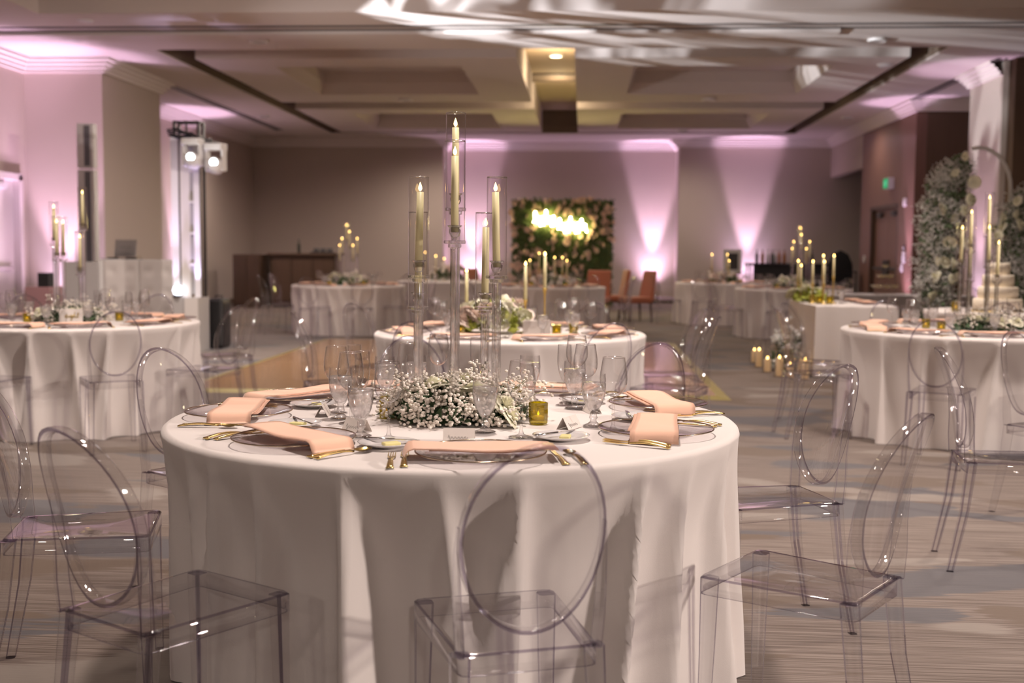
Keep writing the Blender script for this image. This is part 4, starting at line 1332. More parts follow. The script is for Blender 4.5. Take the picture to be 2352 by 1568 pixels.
# floor candles in glass cylinders with a clump of white flowers
def b_cyl(h, wax):
    def f():
        t = thing('cylinder_candle', '', 'candle')
        b = B(); b.lathe([(0, .004), (.05, .004), (.05, h)], 24); b.lathe([(.0475, h), (.0475, .010), (0, .010)], 24)
        ob('glass_cylinder', b.mesh('gc', 'glass_chimney', True), t)
        b = B(); b.lathe([(0, .011), (.038, .011), (.038, wax - .004), (.034, wax), (0, wax - .006)], 20)
        cd = ob('pillar', b.mesh('pw', 'wax_white', True), t)
        b = B(); b.lathe(flame_profile(.032, .010), 10, cz=wax); ob('flame', b.mesh('pf', 'flame_far', True), cd)
        return t
    return f
for i, (x, y, k) in enumerate([(2.07, 13.80, 0), (2.04, 13.25, 1), (2.05, 12.70, 0), (2.105, 12.26, 1), (2.20, 12.16, 0), (2.36, 12.40, 0), (2.33, 12.02, 1), (2.27, 13.5, 0)]):
    proto_copy('cyl%d' % k, b_cyl((.26, .32)[k], (.15, .20)[k]), (x, y, 0), 0, 'lit pillar candle in a glass cylinder, %s of the floor row' % ('farthest', 'second farthest', 'third', 'fourth', 'fifth', 'sixth', 'nearest', 'hindmost')[i], 'floor candles beside the sweetheart table')
rs = [(rnd.uniform(-.14, .14), rnd.uniform(-.16, .16), .12 + .28 * rnd.random(), rnd.uniform(1.5, 2.1), rnd.uniform(.2, 1.1), rnd.uniform(-.6, .6)) for _ in range(9)]
floral('floor_flowers', "clump of white roses and baby's breath on the floor by the candles", (2.32, 12.95, 0), .19, .26, .5, 700, 420, rs, 44, dr=(.008, .015), dotmat='breath_far', leafmat='leaf', leaflen=(.05, .1))

# ================================================================== FAR ROUND TABLES
FAR = [((-3.77, 18.18), 'far table by the wooden bar', 51, [(255, 1.15), (290, 1.15), (325, 1.15), (205, 1.15), (165, 1.12), (20, 1.15), (60, 1.15), (115, 1.15)]),
       ((-0.55, 18.43), 'far table before the flower wall', 52, [(250, 1.15), (290, 1.15), (335, 1.15), (15, 1.15), (60, 1.15), (120, 1.15), (205, 1.15), (165, 1.15)]),
       ((2.66, 21.75), 'farthest table by the back wall', 53, [(200, 1.15), (245, 1.15), (290, 1.15), (155, 1.15), (60, 1.15)]),
       ((3.34, 18.40), 'far table by the black bar', 54, [(200, 1.15), (250, 1.15), (290, 1.15), (155, 1.15), (40, 1.15)])]
for (c, nm, sd, chs) in FAR:
    round_table(c[0], c[1], sd, 'round folding table under the cloth of the ' + nm, 'pale cloth on the ' + nm, amp=.10, flare=.05, folds=20, chairs=[pol(c, th, rad) for th, rad in chs])
    for (th, rad) in chs:
        chair_at(c[0], c[1], th, rad, "clear ghost chair at %s o'clock of the %s" % (hour(th), nm), 'clear chairs round the ' + nm, random.uniform(-8, 8))
    for k in range(8):
        th = 22 + 45 * k
        p = P(th, .70, c)
        proto_copy('charger', None, (p[0], p[1], ZT0), R(th), "glass charger at %s o'clock of the %s" % (hour(th), nm), 'settings of the ' + nm)
        ob('napkin', NAPM[(1 if k % 2 else -1, 1)], None, (p[0], p[1], ZT0), R(th) + PI / 2, label="peach napkin at %s o'clock of the %s" % (hour(th), nm), cat='napkin', group='settings of the ' + nm)
        p = local(c, th, .16, .22, .70)
        proto_copy('wine', None, (p[0], p[1], ZT0), 0, "wine glass at %s o'clock of the %s" % (hour(th), nm), 'settings of the ' + nm)
        p = local(c, th, .05, .28, .70)
        proto_copy('water', None, (p[0], p[1], ZT0), 0, "water goblet at %s o'clock of the %s" % (hour(th), nm), 'settings of the ' + nm)
    rs = [(rnd.uniform(-.25, .25), rnd.uniform(-.25, .25), .04 + .1 * rnd.random(), rnd.uniform(1.4, 2.2), rnd.uniform(0, .8), rnd.uniform(-.4, .4)) for _ in range(12)]
    floral('floral_centrepiece', 'white and blush flowers on the ' + nm, (c[0], c[1], ZT0), .30, .28, .18, 500, 300, rs, sd + 100, dr=(.010, .018), dotmat='breath', leafmat='leaf', leaflen=(.05, .1), rosemesh=ROSE_B if sd in (52, 53) else ROSE, group='floral centrepieces', sprigs=4)
    for k, a in enumerate((215, 325)):
        p = P(a, .34, c)
        proto_copy('votive', None, (p[0], p[1], ZT0), 0, '%s lit votive holder on the %s' % (('first', 'second')[k], nm), 'olive votive holders')
PROTO_FAR = b_candelabra(True)
t = PROTO_FAR(); t.location = (-3.79, 18.18, ZT0); t.rotation_euler = (0, 0, R(20)); t['label'] = 'crystal candelabra on the far table by the wooden bar'; t['group'] = 'crystal candelabras'
clone(t, (3.44, 18.40, ZT0), R(-10), 'crystal candelabra on the far table by the black bar')
TAPS = [(-.71, 18.40, 1.30), (-.63, 18.5, 1.30), (-.46, 18.35, 1.26), (-.335, 18.4, 1.23), (-.265, 18.45, 1.145), (-.86, 18.4, 1.10), (2.42, 21.7, 1.28), (2.72, 21.8, 1.31), (2.73, 21.6, 1.16), (-2.55, 20.4, 0), ]
for i, (x, y, z) in enumerate(TAPS[:9]):
    k = 'tapB' if z > 1.27 else ('tapA' if z > 1.2 else 'tapC')
    proto_copy(k, None, (x, y, ZT0), 0, '%s candlestick with lit taper on the %s' % (('first', 'second', 'third', 'fourth', 'fifth', 'sixth', 'first', 'second', 'third')[i], 'far table before the flower wall' if i < 6 else 'farthest table by the back wall'), 'far candlesticks')
# one more far table, partly behind the crystal rods, with its flowers and tapers
c = (-2.55, 21.2); nm = 'farthest table behind the tall candelabra'
round_table(c[0], c[1], 58, 'round folding table under the cloth of the ' + nm, 'pale cloth on the ' + nm, amp=.10, flare=.05, folds=20, chairs=[pol(c, th, 1.15) for th in (200, 250, 300, 345)])
rs = [(rnd.uniform(-.25, .25), rnd.uniform(-.25, .25), .06 + .2 * rnd.random(), rnd.uniform(1.6, 2.4), rnd.uniform(0, .8), rnd.uniform(-.4, .4)) for _ in range(14)]
floral('floral_centrepiece', 'blush flowers on the ' + nm, (c[0], c[1], ZT0), .34, .3, .28, 500, 300, rs, 159, dr=(.010, .018), leaflen=(.05, .1), rosemesh=ROSE_B, group='floral centrepieces', sprigs=4)
for i, (x, y, k) in enumerate([(-2.95, 21.2, 'tapB'), (-2.74, 21.1, 'tapA'), (-2.62, 21.4, 'tapC')]):
    proto_copy(k, None, (x, y, ZT0), 0, '%s candlestick with lit taper on the %s' % (('first', 'second', 'third')[i], nm), 'far candlesticks')
for (th, rad) in [(200, 1.15), (250, 1.15), (300, 1.15), (345, 1.15)]:
    chair_at(c[0], c[1], th, rad, "clear ghost chair at %s o'clock of the %s" % (hour(th), nm), 'clear chairs round the ' + nm)

# ================================================================== CHAMPAGNE TOWER AND CAKE
ob('champagne_table', rect_cloth(-.95, .95, -.40, .40, HT, 8, 'cloth_grey'), None, (4.30, 16.05, 0), label='long table under a grey cloth carrying the champagne tower', cat='table')
def b_coupe():
    t = thing('champagne_coupe', '', 'glass')
    b = B(); b.lathe([(.004, .088), (.02, .092), (.042, .106), (.053, .128), (.054, .138)], 20)
    ob('bowl', b.mesh('cb', 'glass_thin', True), t)
    b = B(); b.lathe([(0, .094), (.02, .096), (.040, .108), (.0505, .128), (0, .129)], 20)
    ob('champagne', b.mesh('cw', 'champagne', True), t)
    b = B(); b.lathe([(0, .002), (.033, .002), (.034, .004), (.012, .008), (.0045, .02), (.0045, .07), (.004, .088)], 16)
    ob('stem', b.mesh('cs', 'glass_thin', True), t)
    return t
tc_ = (4.14, 15.95)
for lv, n in enumerate((3, 2, 1)):
    for i in range(n):
        for j in range(n):
            proto_copy('coupe', b_coupe, (tc_[0] + (i - (n - 1) / 2) * .112, tc_[1] + (j - (n - 1) / 2) * .112, ZT0 + lv * .139), 0, 'filled champagne coupe in the %s tier of the tower' % ('bottom', 'middle', 'top')[lv], 'champagne tower, %s tier' % ('bottom', 'middle', 'top')[lv])
for k, (x, y, f) in enumerate(((4.72, 14.6, 95), (5.1, 14.9, 130))):
    chair(x, y, f, 'clear ghost chair %s the champagne table, tip against the dark wall' % ('before', 'at the end of')[k], 'clear chairs by the champagne table')
round_table(4.12, 11.5, 61, 'round cake table frame under its cloth', 'white cloth on the cake table behind the floral arch table', amp=.05, flare=.04, r=.72)
t = thing('wedding_cake', 'tall cream wedding cake with four plain tiers', 'cake', (4.03, 11.35, ZT0))
b = B(); b.lathe([(0, 0), (.24, 0), (.24, .012), (0, .012)], 40); ob('cake_board', b.mesh('cbd', 'gold_soft', True), t)
for i, r in enumerate((.225, .185, .145, .105)):
    z0 = .012 + .115 * i
    b = B(); b.lathe([(0, z0), (r, z0), (r, z0 + .107), (r - .008, z0 + .115), (0, z0 + .115)], 40)
    ob('tier', b.mesh('tier', 'cake', True), t)
proto_copy('votive', None, (3.62, 11.3, ZT0), 0, 'olive votive holder on the cake table', 'olive votive holders', sc=(1.4, 1.4, 1.4))

# ================================================================== FLORAL ARCH
t = thing('floral_arch', 'white metal arch dressed with baby\'s breath and white roses', 'arch', (0, 0, 0))
rnd = random.Random(77)
def hoop(x0, x1, y, ztop, name):
    xc = (x0 + x1) / 2; a = (x1 - x0) / 2; zs_ = ztop - a * 1.25
    pts = [(xc - a * math.cos(PI * k / 16), y, zs_ + a * 1.25 * math.sin(PI * k / 16)) for k in range(7, 16)] + [(x1, y, zs_), (x1, y, 0)]
    b = B(); b.tube(pts, .022, 8)
    return ob('hoop', b.mesh('hoop', 'body_white', True), t, label='white metal hoop')
hoop(4.06, 4.80, 13.25, 2.52, 'a')
hoop(4.74, 5.60, 13.10, 2.05, 'b')
def mass(path, rad, ndot, nrose, nm, seed):
    r = random.Random(seed)
    def pt(scale=1.0, surf=False):
        k = r.random() * (len(path) - 1); i = int(k); u = k - i
        p = Vector(path[i]).lerp(Vector(path[i + 1]), u)
        q = rad[i] * (1 - u) + rad[i + 1] * u
        d = Vector((r.gauss(0, 1), r.gauss(0, 1), r.gauss(0, 1))).normalized() * q * (scale if surf else scale * r.random() ** .45)
        return p + d
    ob('foliage', leaves_mesh([pt(.85) for _ in range(ndot // 5)], .04, .09, 'leaf_grey', r), t, kind='stuff')
    pts = []
    for c in range(ndot // 14):
        cc = pt(1.0)
        pts += [cc + Vector((r.gauss(0, .03), r.gauss(0, .03), r.gauss(0, .03))) for _ in range(14)]
    ob('blossoms', scatter_dots(pts, .007, .013, 'breath_far', r, 1), t, kind='stuff', label="baby's breath blossoms")
    for k in range(nrose):
        p = pt(1.0, True); p.y = min(p.y, path[0][1] - .10) - .10
        s = r.uniform(1.3, 1.9)
        ob('rose', ROSE, t, p, rot=(R(80) + r.uniform(-.4, .4), r.uniform(-.4, .4), r.uniform(0, 6)), sc=(s, s, s))
mass([(4.02, 13.2, .1), (3.98, 13.2, .6), (4.02, 13.2, 1.1), (4.02, 13.2, 1.6), (4.05, 13.2, 2.0), (4.22, 13.2, 2.30)], [.20, .24, .28, .30, .28, .18], 9000, 26, 'a', 5)
mass([(4.85, 13.05, .1), (4.80, 13.05, .8), (4.78, 13.05, 1.3), (4.82, 13.05, 1.75), (5.02, 13.05, 1.95), (5.35, 13.05, 1.98)], [.24, .28, .26, .26, .22, .16], 7500, 14, 'b', 6)

# ================================================================== FLOWER WALL WITH NEON
t = thing('flower_wall', 'boxwood and blush flower wall panel against the back wall', 'flower wall', (-.49, 26.2, 0))
b = B(); b.box(-1.15, 1.15, 0, .12, .05, 2.5); ob('moss_panel', b.mesh('mp', 'moss_wall'), t)
b = B(); b.box(-1.1, -1.0, .12, .5, 0, .05); b.box(1.0, 1.1, .12, .5, 0, .05); b.box(-1.1, -1.04, .12, .16, 0, 2.4); b.box(1.04, 1.1, .12, .16, 0, 2.4); ob('stand', b.mesh('st', 'charcoal'), t)
r = random.Random(12)
ob('foliage', leaves_mesh([(r.uniform(-1.16, 1.16), r.uniform(-.06, .02), r.uniform(.05, 2.52)) for _ in range(6000)], .05, .10, 'leaf', r), t, kind='stuff')
for k in range(290):
    s = r.uniform(.8, 1.45)
    ob('bloom', BLOOM, t, (r.uniform(-1.18, 1.18), -.04, r.uniform(.08, 2.55)), rot=(R(90) + r.uniform(-.5, .5), r.uniform(-.5, .5), r.uniform(0, 6)), sc=(s, s, s))
# glowing neon script (illegible in the photograph): two lines of looping tube
t2 = thing('neon_sign', 'warm white neon script glowing on the flower wall', 'neon sign', (-.49, 26.06, 0))
def loops(x0, x1, z, hgt, n):
    pts = []
    N = n * 14
    for i in range(N + 1):
        u = i / N
        a = u * n * 2 * PI
        hk = (1.0, .5, .55, 1.15, .5, .6, .95, .45, .6, 1.1)[int(u * n) % 10]
        dk = (0, 0, -.35, 0, 0, -.4, 0, 0, -.3, 0)[int(u * n) % 10]
        pts.append((x0 + (x1 - x0) * u + .03 * math.sin(a), 0, z + hgt * ((.5 - .5 * math.cos(a)) * (hk - dk) + dk)))
    return pts
b = B(); b.tube(loops(-.66, -.16, 2.00, .23, 6), .011, 8); ob('upper_word', b.mesh('n1', 'neon', True), t2)
b = B(); b.tube(loops(-.10, .56, 1.85, .23, 8), .011, 8); ob('lower_word', b.mesh('n2', 'neon', True), t2)
b = B(); b.box(-.75, .65, .02, .028, 1.80, 2.36); ob('acrylic_back', b.mesh('na', 'acrylic'), t2)
# rust coloured high chairs near the flower wall
def b_rust():
    t = thing('rust_chair', '', 'chair')
    b = B(); b.box(-.26, .26, -.25, .25, .36, .48); bevel(ob('seat', b.mesh('rs', 'rust'), t), .03)
    b = B(); b.hull8([(-.26, -.28, .40), (.26, -.28, .40), (.26, -.19, .40), (-.26, -.19, .40)], [(-.23, -.36, .98), (.23, -.36, .98), (.23, -.29, .98), (-.23, -.29, .98)]); bevel(ob('backrest', b.mesh('rb', 'rust'), t), .03)
    for sx in (-1, 1):
        for sy in (-1, 1):
            b = B(); b.tube([(sx * .22, sy * .21, .37), (sx * .24, sy * .24, 0)], [.022, .014], 8); ob('leg', b.mesh('rl', 'wood_dark', True), t)
    return t
for (x, y, f, l) in [(1.00, 21.9, 205, 'rust upholstered chair nearest the uplight'), (.55, 22.6, 190, 'rust upholstered chair by the flower wall corner'), (-2.0, 22.8, 330, 'rust upholstered chair behind the white flowers'), (.2, 21.6, 250, 'rust upholstered chair behind the far table flowers')]:
    proto_copy('rust', b_rust, (x, y, 0), R(f) - PI / 2, l, 'rust lounge chairs')

# ================================================================== WOODEN BAR, LEFT REAR
t = thing('wooden_bar', 'dark wooden bar cabinet against the rear wall', 'bar', (-6.5, 26.3, 0))
b = B(); b.box(-.72, .80, -.35, .35, .08, 1.20); ob('body', b.mesh('wb', 'wood_dark'), t)
b = B(); b.box(-.78, .86, -.42, .40, 1.20, 1.26); bevel(ob('counter', b.mesh('wc', 'wood_panel'), t), .01)
for k in range(3):
    b = B(); b.box(-.68 + .5 * k, -.24 + .5 * k, -.365, -.35, .16, 1.12); ob('panel', b.mesh('wp', 'wood_panel'), t)
b = B(); b.box(-.70, .78, -.30, .30, 0, .08); ob('plinth', b.mesh('wpl', 'black'), t)
t = thing('wooden_cabinet', 'darker tall wooden cabinet at the end of the bar', 'cabinet', (-7.66, 26.1, 0))
b = B(); b.box(-.33, .30, -.5, .4, 0, 1.22); ob('body', b.mesh('wb', 'wood_dark'), t)
b = B(); b.box(-.29, -.02, -.515, -.5, .1, 1.15); ob('door', b.mesh('wd', 'wood_dark'), t)
b = B(); b.box(.0, .27, -.515, -.5, .1, 1.15); ob('door', b.mesh('wd', 'wood_dark'), t)
def b_bottle(mat):
    def f():
        t = thing('bottle', '', 'bottle')
        b = B(); b.lathe([(0, 0), (.036, 0), (.038, .01), (.038, .18), (.030, .21), (.014, .24), (.013, .30), (0, .30)], 14); ob('glass_body', b.mesh('bo', mat, True), t)
        b = B(); b.lathe([(0, .295), (.015, .295), (.015, .32), (0, .32)], 10); ob('cap', b.mesh('bc', 'black', True), t)
        return t
    return f
proto_copy('bot0', b_bottle('bottle_dark'), (-6.62, 26.25, 1.261), 0, 'single dark bottle on the wooden bar', 'bottles')
t = thing('tray_of_glasses', 'low dark tray with upturned tumblers on the wooden bar', 'tray', (-6.05, 26.25, 1.261))
b = B(); b.box(-.27, .27, -.15, .15, 0, .025); ob('tray_base', b.mesh('tb', 'black'), t)
for k in range(6):
    b = B(); b.lathe([(.032, .026), (.036, .11), (0, .11)], 12, cx=-.2 + .08 * k, cy=.02 * (-1) ** k); ob('tumbler', b.mesh('tu', 'charcoal', True), t)

# ================================================================== BLACK BAR, RIGHT REAR
t = thing('black_bar', 'long black bar table with bottles at the back wall', 'bar', (4.75, 27.2, 0))
b = B(); b.box(-.92, .92, -.32, .32, 1.05, 1.10); bevel(ob('bar_top', b.mesh('bt', 'black_gloss'), t), .008)
b = B(); b.box(-.78, .88, -.26, -.22, .55, 1.05); ob('front_panel', b.mesh('bfp', 'black'), t)
b = B(); b.box(-.88, .88, -.25, .25, .46, .50); ob('shelf', b.mesh('bs', 'black'), t)
for sx in (-.88, .84):
    for sy in (-.3, .26):
        b = B(); b.box(sx, sx + .04, sy, sy + .04, 0, 1.05); ob('leg', b.mesh('bl', 'black'), t)
for i, (x, k) in enumerate([(4.08, 0), (4.22, 1), (4.36, 2), (4.44, 0), (4.52, 2), (4.62, 1), (4.72, 1), (5.25, 1), (5.38, 0)]):
    m = ('bottle_dark', 'bottle_amber', 'bottle_clear')[k]
    nm = ('dark glass', 'amber', 'clear')[k]
    proto_copy('bot' + m, b_bottle(m), (x, 27.2 + .06 * (i % 3), 1.101), 0, '%s bottle on the black bar, %s from its lit end' % (nm, ('first', 'second', 'third', 'fourth', 'fifth', 'sixth', 'seventh', 'eighth', 'ninth')[i]), 'bottles on the black bar')
t = thing('service_cart', 'black two-shelf service cart beside the alcove', 'cart', (5.72, 26.0, 0))
for z in (.30, .62, .92):
    b = B(); b.box(-.36, .36, -.25, .25, z, z + .025); ob('shelf', b.mesh('sh', 'black_gloss'), t)
for sx in (-.35, .32):
    for sy in (-.24, .21):
        b = B(); b.box(sx, sx + .03, sy, sy + .03, .06, .95); ob('post', b.mesh('po', 'black'), t)
        b = B(); b.lathe([(0, 0), (.03, .01), (.03, .05), (0, .06)], 10, cx=sx + .015, cy=sy + .015); ob('caster', b.mesh('ca', 'black', True), t)
t = thing('black_high_chair', 'tall rounded black chair back standing in the dark alcove', 'chair', (5.98, 27.3, 0))
b = B()
V = []; F = []
prof = [(-.26, .5), (-.30, .8), (-.28, 1.1), (-.18, 1.32), (0, 1.42), (.18, 1.32), (.28, 1.1), (.30, .8), (.26, .5)]
n = len(prof)
for y in (-.30, -.22): V += [(x, y, z) for x, z in prof]
F = [tuple(range(n)), tuple(range(2 * n - 1, n - 1, -1))] + [(i, i + n, (i + 1) % n + n, (i + 1) % n) for i in range(n)]
b.add(V, F); bevel(ob('backrest', b.mesh('bb', 'black'), t), .02)
b = B(); b.box(-.28, .28, -.26, .26, .62, .72); bevel(ob('seat', b.mesh('bs', 'black'), t), .03)
for sx in (-.24, .24):
    for sy in (-.22, .22):
        b = B(); b.tube([(sx, sy, .63), (sx * 1.1, sy * 1.1, 0)], .02, 8); ob('leg', b.mesh('bl', 'black', True), t)
t = thing('framed_sign', 'white framed dark sign standing on a stand behind the far table', 'sign', (3.55, 27.5, 0))
b = B(); b.box(-.22, .22, -.02, .02, .85, 1.42); ob('frame', b.mesh('fr', 'body_white'), t)
b = B(); b.box(-.13, .13, -.026, -.02, .94, 1.33); ob('picture', b.mesh('pi', 'charcoal'), t)
b = B(); b.tube([(-.18, .06, 0), (0, .02, 1.3)], .012, 6); b.tube([(.18, .06, 0), (0, .02, 1.3)], .012, 6); b.tube([(0, .4, 0), (0, .03, 1.3)], .012, 6); b.box(-.2, .2, -.04, .02, .82, .85); ob('easel', b.mesh('ea', 'wood_dark'), t)

# wall devices by the double door
t = thing('exit_sign', 'green lit exit sign on the wood wall above the double door', 'sign', (6.14, 23.6, 2.64), R(-90))
b = B(); b.box(-.17, .17, -.06, .06, 0, .22); ob('housing', b.mesh('ex', 'plastic_white'), t)
b = B(); b.box(-.165, .165, -.066, -.06, .012, .208); ob('lit_face', b.mesh('ef', 'exit_green'), t)
fc = bpy.data.curves.new('exit_text', 'FONT'); fc.body = 'EXIT'; fc.size = .15; fc.align_x = 'CENTER'; fc.extrude = .001; fc.materials.append(MAT['exit_letters'])
_fo = bpy.data.objects.new('tmp_text', fc); col.objects.link(_fo); bpy.context.view_layer.update()
_fm = bpy.data.meshes.new_from_object(_fo.evaluated_get(bpy.context.evaluated_depsgraph_get())); bpy.data.objects.remove(_fo)
ob('lettering', _fm, t, (0, -.068, .055), rot=(R(90), 0, 0))
for (y, z, w_, h_, m_, l) in [(22.55, 2.33, .16, .16, 'plastic_white', 'white fire alarm strobe on the wood wall corner'), (22.5, 1.27, .16, .22, 'plastic_white', 'lit white wall control beside the double door'), (22.62, 1.06, .09, .16, 'plastic_white', 'small white switch plate beside the double door'), (25.6, 1.22, .09, .16, 'plastic_white', 'small switch plate at the alcove corner'), (22.48, 1.45, .08, .12, 'charcoal', 'small dark box above the wall control')]:
    b = B(); b.box(-.035, 0, -w_ / 2, w_ / 2, -h_ / 2, h_ / 2)
    t = thing('wall_device', l, 'wall device', (XR, y, z))
    bevel(ob('cover', b.mesh('wdv', m_), t), .012)
    b = B(); b.lathe([(0, 0), (.02, 0), (.02, .012), (0, .014)], 12); ob('button', b.mesh('wdb', 'speaker_grey', True), t, (-.036, 0, 0), rot=(0, R(-90), 0))

# ================================================================== DJ BOOTH, LEFT
t = thing('dj_booth', 'white tufted DJ booth facade', 'booth', (-6.02, 15.0, 0))
for i in range(2):
    x0 = -.42 + .50 * i
    # tufted panel: grid with button dimples
    V = []; F = []
    NX, NZ = 24, 48
    for j in range(NZ + 1):
        for k in range(NX + 1):
            u = k / NX; v = j / NZ
            dz = 0
            for bz in (.12, .37, .62, .87):
                for bx in (.25, .75):
                    dz += .016 * math.exp(-(((u - bx) * .49) ** 2 + ((v - bz) * 1.1) ** 2) / .0032)
            ed = .02 * (max(0, abs(u - .5) - .44) / .06) ** 2
            V.append((x0 + .49 * u, -.06 + dz + ed, .06 + 1.1 * v))
    for j in range(NZ):
        for k in range(NX):
            q = j * (NX + 1) + k
            F.append((q, q + 1, q + NX + 2, q + NX + 1))
    bb = B().add(V, F); bb.box(x0, x0 + .49, -.03, .0, .06, 1.16)
    ob('tufted_panel', bb.mesh('tp', 'tufted', True), t)
b = B(); b.box(-.47, .60, -.04, .02, 1.155, 1.175); b.box(-.47, -.42, -.05, .02, 0, 1.16); ob('frame', b.mesh('tf', 'body_white'), t)
b = B(); b.box(-.95, -.47, -.10, -.04, 0, 1.14); ob('side_panel', b.mesh('sp', 'panel_grey'), t)
b = B(); b.box(-.45, .58, .05, .65, .98, 1.02); ob('desk', b.mesh('dk', 'black'), t)
for sx in (-.42, .54):
    b = B(); b.box(sx, sx + .03, .1, .6, 0, .98); ob('desk_leg', b.mesh('dl', 'black'), t)
t = thing('dj_controller', 'black DJ controller on the booth desk', 'controller', (-6.33, 15.32, 1.021))
b = B(); b.box(-.24, .24, -.16, .16, .10, .16); bevel(ob('deck', b.mesh('dc', 'black'), t), .01)
b = B(); b.box(-.20, .20, -.12, .12, 0, .10); ob('case', b.mesh('dca', 'charcoal'), t)
for s in (-1, 1):
    b = B(); b.lathe([(0, .16), (.075, .16), (.07, .178), (0, .178)], 20, cx=s * .13); ob('jog_wheel', b.mesh('jw', 'black_gloss', True), t)
t = thing('laptop', 'silver laptop with dark markings on its lid on the DJ controller', 'laptop', (-6.28, 15.40, 1.20))
b = B(); b.box(-.15, .15, -.10, .10, 0, .014); ob('base', b.mesh('lb', 'silver'), t)
b = B(); b.hull8([(-.15, -.10, .014), (.15, -.10, .014), (.15, -.092, .014), (-.15, -.092, .014)], [(-.10, -.17, .24), (.20, -.17, .24), (.20, -.162, .24), (-.10, -.162, .24)]); lid = ob('lid', b.mesh('ll', 'panel_grey'), t)
b = B(); b.tube([(-.05 + .15 * i / 14, -.132 - .012 * math.sin(i * 1.9), .13 + .018 * math.sin(i * 1.9)) for i in range(15)], .004, 5); b.tube([(-.07 + .10 * i / 8, -.112, .06 + .006 * math.sin(i * 2.3)) for i in range(9)], .003, 5)
ob('lid_marking', b.mesh('lm', 'charcoal'), lid)
# slim column loudspeaker
t = thing('column_speaker', 'tall grey column loudspeaker behind the DJ booth', 'loudspeaker', (-6.98, 15.75, 0))
b = B(); b.box(-.13, .13, -.13, .13, 0, .75); bevel(ob('subwoofer_base', b.mesh('cs', 'speaker_grey'), t), .01)
for (z0, z1) in ((.76, 2.42), (2.44, 3.06)):
    b = B(); b.box(-.12, .12, -.07, .07, z0, z1); cab = bevel(ob('array_cabinet', b.mesh('ca', 'speaker_grey'), t), .008)
    b = B(); b.box(-.01, .07, -.078, -.07, z0 + .03, z1 - .03); ob('grille', b.mesh('gr', 'grille'), cab)
# light tower
t = thing('light_tower', 'truss light tower wrapped in glowing white scrim', 'light tower', (-5.08, 14.5, 0))
b = B(); b.box(-.17, .17, -.22, .2, 0, .70); ob('plinth', b.mesh('pl', 'panel_grey'), t)
b = B(); b.box(-.01, .165, -.235, -.22, .02, .69); ob('plinth_panel', b.mesh('pp', 'tufted'), t)
for x0, x1 in ((-.19, -.10), (.10, .175)):
    b = B(); b.hull8([(x0, -.13, .70), (x1, -.13, .70), (x1, -.12, .70), (x0, -.12, .70)], [(x0 - .01, -.13, 2.75), (x1 - .01, -.13, 2.75), (x1 - .01, -.12, 2.75), (x0 - .01, -.12, 2.75)])
    ob('scrim_strip', b.mesh('ss', 'scrim'), t)
b = B(); b.box(-.09, .03, -.10, -.08, .70, 2.72); ob('scrim_back', b.mesh('sb', 'tufted'), t)
for k in range(5):
    z0 = .74 + .40 * k
    b = B(); b.box(.03, .10, -.09, -.08, z0, z0 + .36); ob('gap_panel', b.mesh('dp', 'panel_grey'), t)  # grey sheet stands in for the dark open gap between rungs
    b = B(); b.box(.02, .11, -.11, -.08, z0 + .365, z0 + .395); ob('rung', b.mesh('rg', 'body_white'), t)
for sx in (-.17, .15):
    for sy in (-.06, .12):
        b = B(); b.tube([(sx, sy, .7), (sx, sy, 2.95)], .022, 8); ob('truss_tube', b.mesh('tt', 'charcoal', True), t)
b = B()
for k in range(9):
    z = 2.72 + .0 * k
for z in (2.76, 2.94):
    b.tube([(-.17, -.06, z), (.15, -.06, z)], .014, 6); b.tube([(-.17, .12, z), (.15, .12, z)], .014, 6); b.tube([(-.17, -.06, z), (-.17, .12, z)], .014, 6); b.tube([(.15, -.06, z), (.15, .12, z)], .014, 6)
b.tube([(-.01, -.06, 2.76), (-.01, -.06, 2.94)], .014, 6)
b.tube([(-.17, -.06, 2.86), (.15, -.12, 2.72), (.48, -.16, 2.64)], .02, 8); b.tube([(-.17, -.06, 2.78), (.15, -.12, 2.66), (.48, -.16, 2.58)], .014, 8)
ob('truss_head', b.mesh('th', 'charcoal', True), t)
r = random.Random(3)
b = B()
for k in range(5):
    p = [(-.22 + .09 * i + r.uniform(-.03, .03), -.14 + r.uniform(-.03, .03), 2.84 - .03 * i + r.uniform(-.09, .05)) for i in range(7)]
    b.tube(p, .009, 5)
ob('cabling', b.mesh('cb', 'black', True), t)
b = B(); b.lathe([(0, -.07), (.05, -.05), (.07, 0), (.05, .05), (0, .07)], 16, cx=-.10, cy=-.20, cz=.79); ob('led_globe', b.mesh('lg', 'led_ball', True), t)
b = B(); b.lathe([(0, 0), (.05, 0), (.05, .03), (0, .03)], 12, cx=-.12, cy=-.2, cz=.70); ob('globe_base', b.mesh('gb', 'black', True), t)
for x in (-.15, .13):
    lamp('scrim_lamp', 'SPOT', (-5.08 + x, 14.5 - .30, .76), (-5.08 + x, 14.37, 2.3), 90, LILAC, .02, 22, .9)
    lamp('scrim_lamp', 'SPOT', (-5.08 + x, 14.5 - .26, .76), (-5.08 + x, 14.37, 1.3), 22, LILAC, .02, 50, .9)
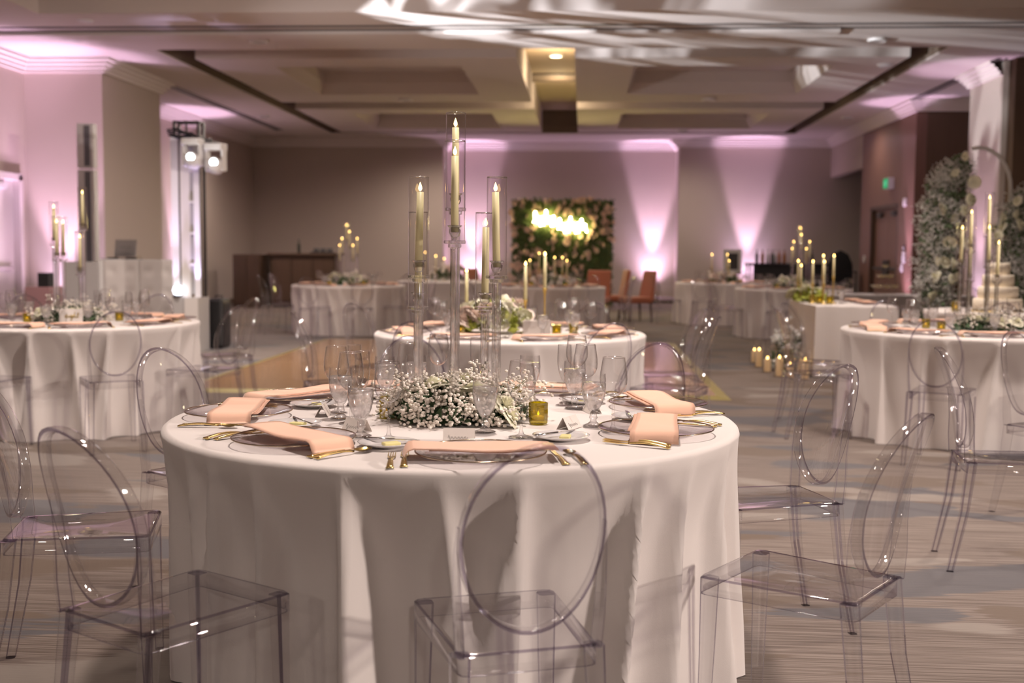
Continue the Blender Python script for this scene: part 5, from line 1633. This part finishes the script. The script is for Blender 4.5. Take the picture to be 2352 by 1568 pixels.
def b_head():
    t = thing('moving_head_light', '', 'stage light')
    b = B(); b.box(-.12, .12, -.10, .10, .0, .09); bevel(ob('base', b.mesh('mb', 'body_white'), t), .02)
    for s in (-1, 1):
        b = B(); b.box(s * .11 - .015, s * .11 + .015, -.06, .06, -.26, .02); bevel(ob('yoke', b.mesh('my', 'body_white'), t), .01)
    b = B(); b.tube([(-.03, .12, -.22), (.0, .0, -.20), (.05, -.16, -.16)], [.075, .10, .075], 16); hd = ob('head', b.mesh('mh', 'body_white', True), t)
    b = B(); b.lathe([(0, 0), (.046, 0)], 20); ob('lens', b.mesh('ml', 'lens', True), hd, (.054, -.172, -.156), rot=(R(100), 0, R(18)))
    return t
for (x, y, z, l) in [(-4.94, 14.24, 2.62, 'white moving head stage light next to the tower top'), (-4.66, 14.28, 2.56, 'white moving head stage light at the outer end of the tower arm')]:
    proto_copy('head', b_head, (x, y, z), R(-8), l, 'moving head lights')
t = thing('road_case', 'burgundy panel box behind the DJ table flowers', 'box', (-7.0, 14.3, 0))
b = B(); b.hull8([(-.22, -.2, 0), (.22, -.2, 0), (.22, .2, 0), (-.22, .2, 0)], [(-.10, -.2, .82), (.22, -.2, .82), (.22, .2, .82), (-.10, .2, .82)]); ob('case_body', b.mesh('rc', 'burgundy'), t)
b = B(); b.box(.02, .16, -.1, .06, .82, 1.0); ob('handle_block', b.mesh('rh', 'black'), t)
t = thing('black_case', 'low rounded black equipment case beside the plinth', 'case', (-4.86, 14.95, 0))
b = B(); b.box(-.11, .11, -.2, .2, 0, .67); bevel(ob('case_body', b.mesh('bc', 'black'), t), .06, 3)
b = B(); b.tube([(-.05, 0, .66), (-.05, 0, .70), (.05, 0, .70), (.05, 0, .66)], .01, 6); ob('handle', b.mesh('bh', 'charcoal', True), t)

# gobo beam across the ceiling, plus an added fill lamp for the panel faces
lamp('ceiling_fill_lamp', 'SPOT', (-6.4, 11.2, 1.72), (1.5, 18.0, 4.4), 420, (0.98, 0.92, 0.92), .05, 50, .9)
g = lamp('gobo_lamp', 'SPOT', (-6.4, 11.2, 1.7), (1.2, 15.5, 4.3), 7500, (0.93, 0.95, 1.0), .01, 29, .25)
g.data.use_nodes = True
nt = g.data.node_tree
em = [n for n in nt.nodes if n.type == 'EMISSION'][0]
tcn = nt.nodes.new('ShaderNodeTexCoord')
mp = nt.nodes.new('ShaderNodeMapping'); mp.inputs['Scale'].default_value = (16, 6, 0)
nt.links.new(tcn.outputs['Normal'], mp.inputs[0])
nz = nt.nodes.new('ShaderNodeTexNoise'); nz.inputs['Scale'].default_value = 1.0; nz.inputs['Detail'].default_value = 1.5; nz.inputs['Distortion'].default_value = 1.2
nt.links.new(mp.outputs[0], nz.inputs['Vector'])
mr = nt.nodes.new('ShaderNodeMapRange'); mr.inputs['From Min'].default_value = .43; mr.inputs['From Max'].default_value = .60
nt.links.new(nz.outputs['Fac'], mr.inputs['Value'])
nt.links.new(mr.outputs[0], em.inputs['Strength'])

# the projector itself, on a tripod out of the picture
t = thing('gobo_projector', 'light projector on a tripod beyond the picture edge', 'stage light', (-6.45, 11.1, 0))
b = B(); b.tube([(0, 0, .25), (0, 0, 1.55)], .02, 10); ob('pole', b.mesh('gp', 'charcoal', True), t)
for k in range(3):
    a = 2 * PI * k / 3 + .3
    b = B(); b.tube([(0, 0, .6), (.42 * math.cos(a), .42 * math.sin(a), .012)], .014, 8); ob('leg', b.mesh('gl', 'charcoal', True), t)
b = B(); b.tube([(-.22, -.10, 1.56), (0.0, 0.0, 1.64), (.03, .012, 1.655)], [.10, .10, .085], 14); ob('barrel', b.mesh('gb', 'black', True), t)
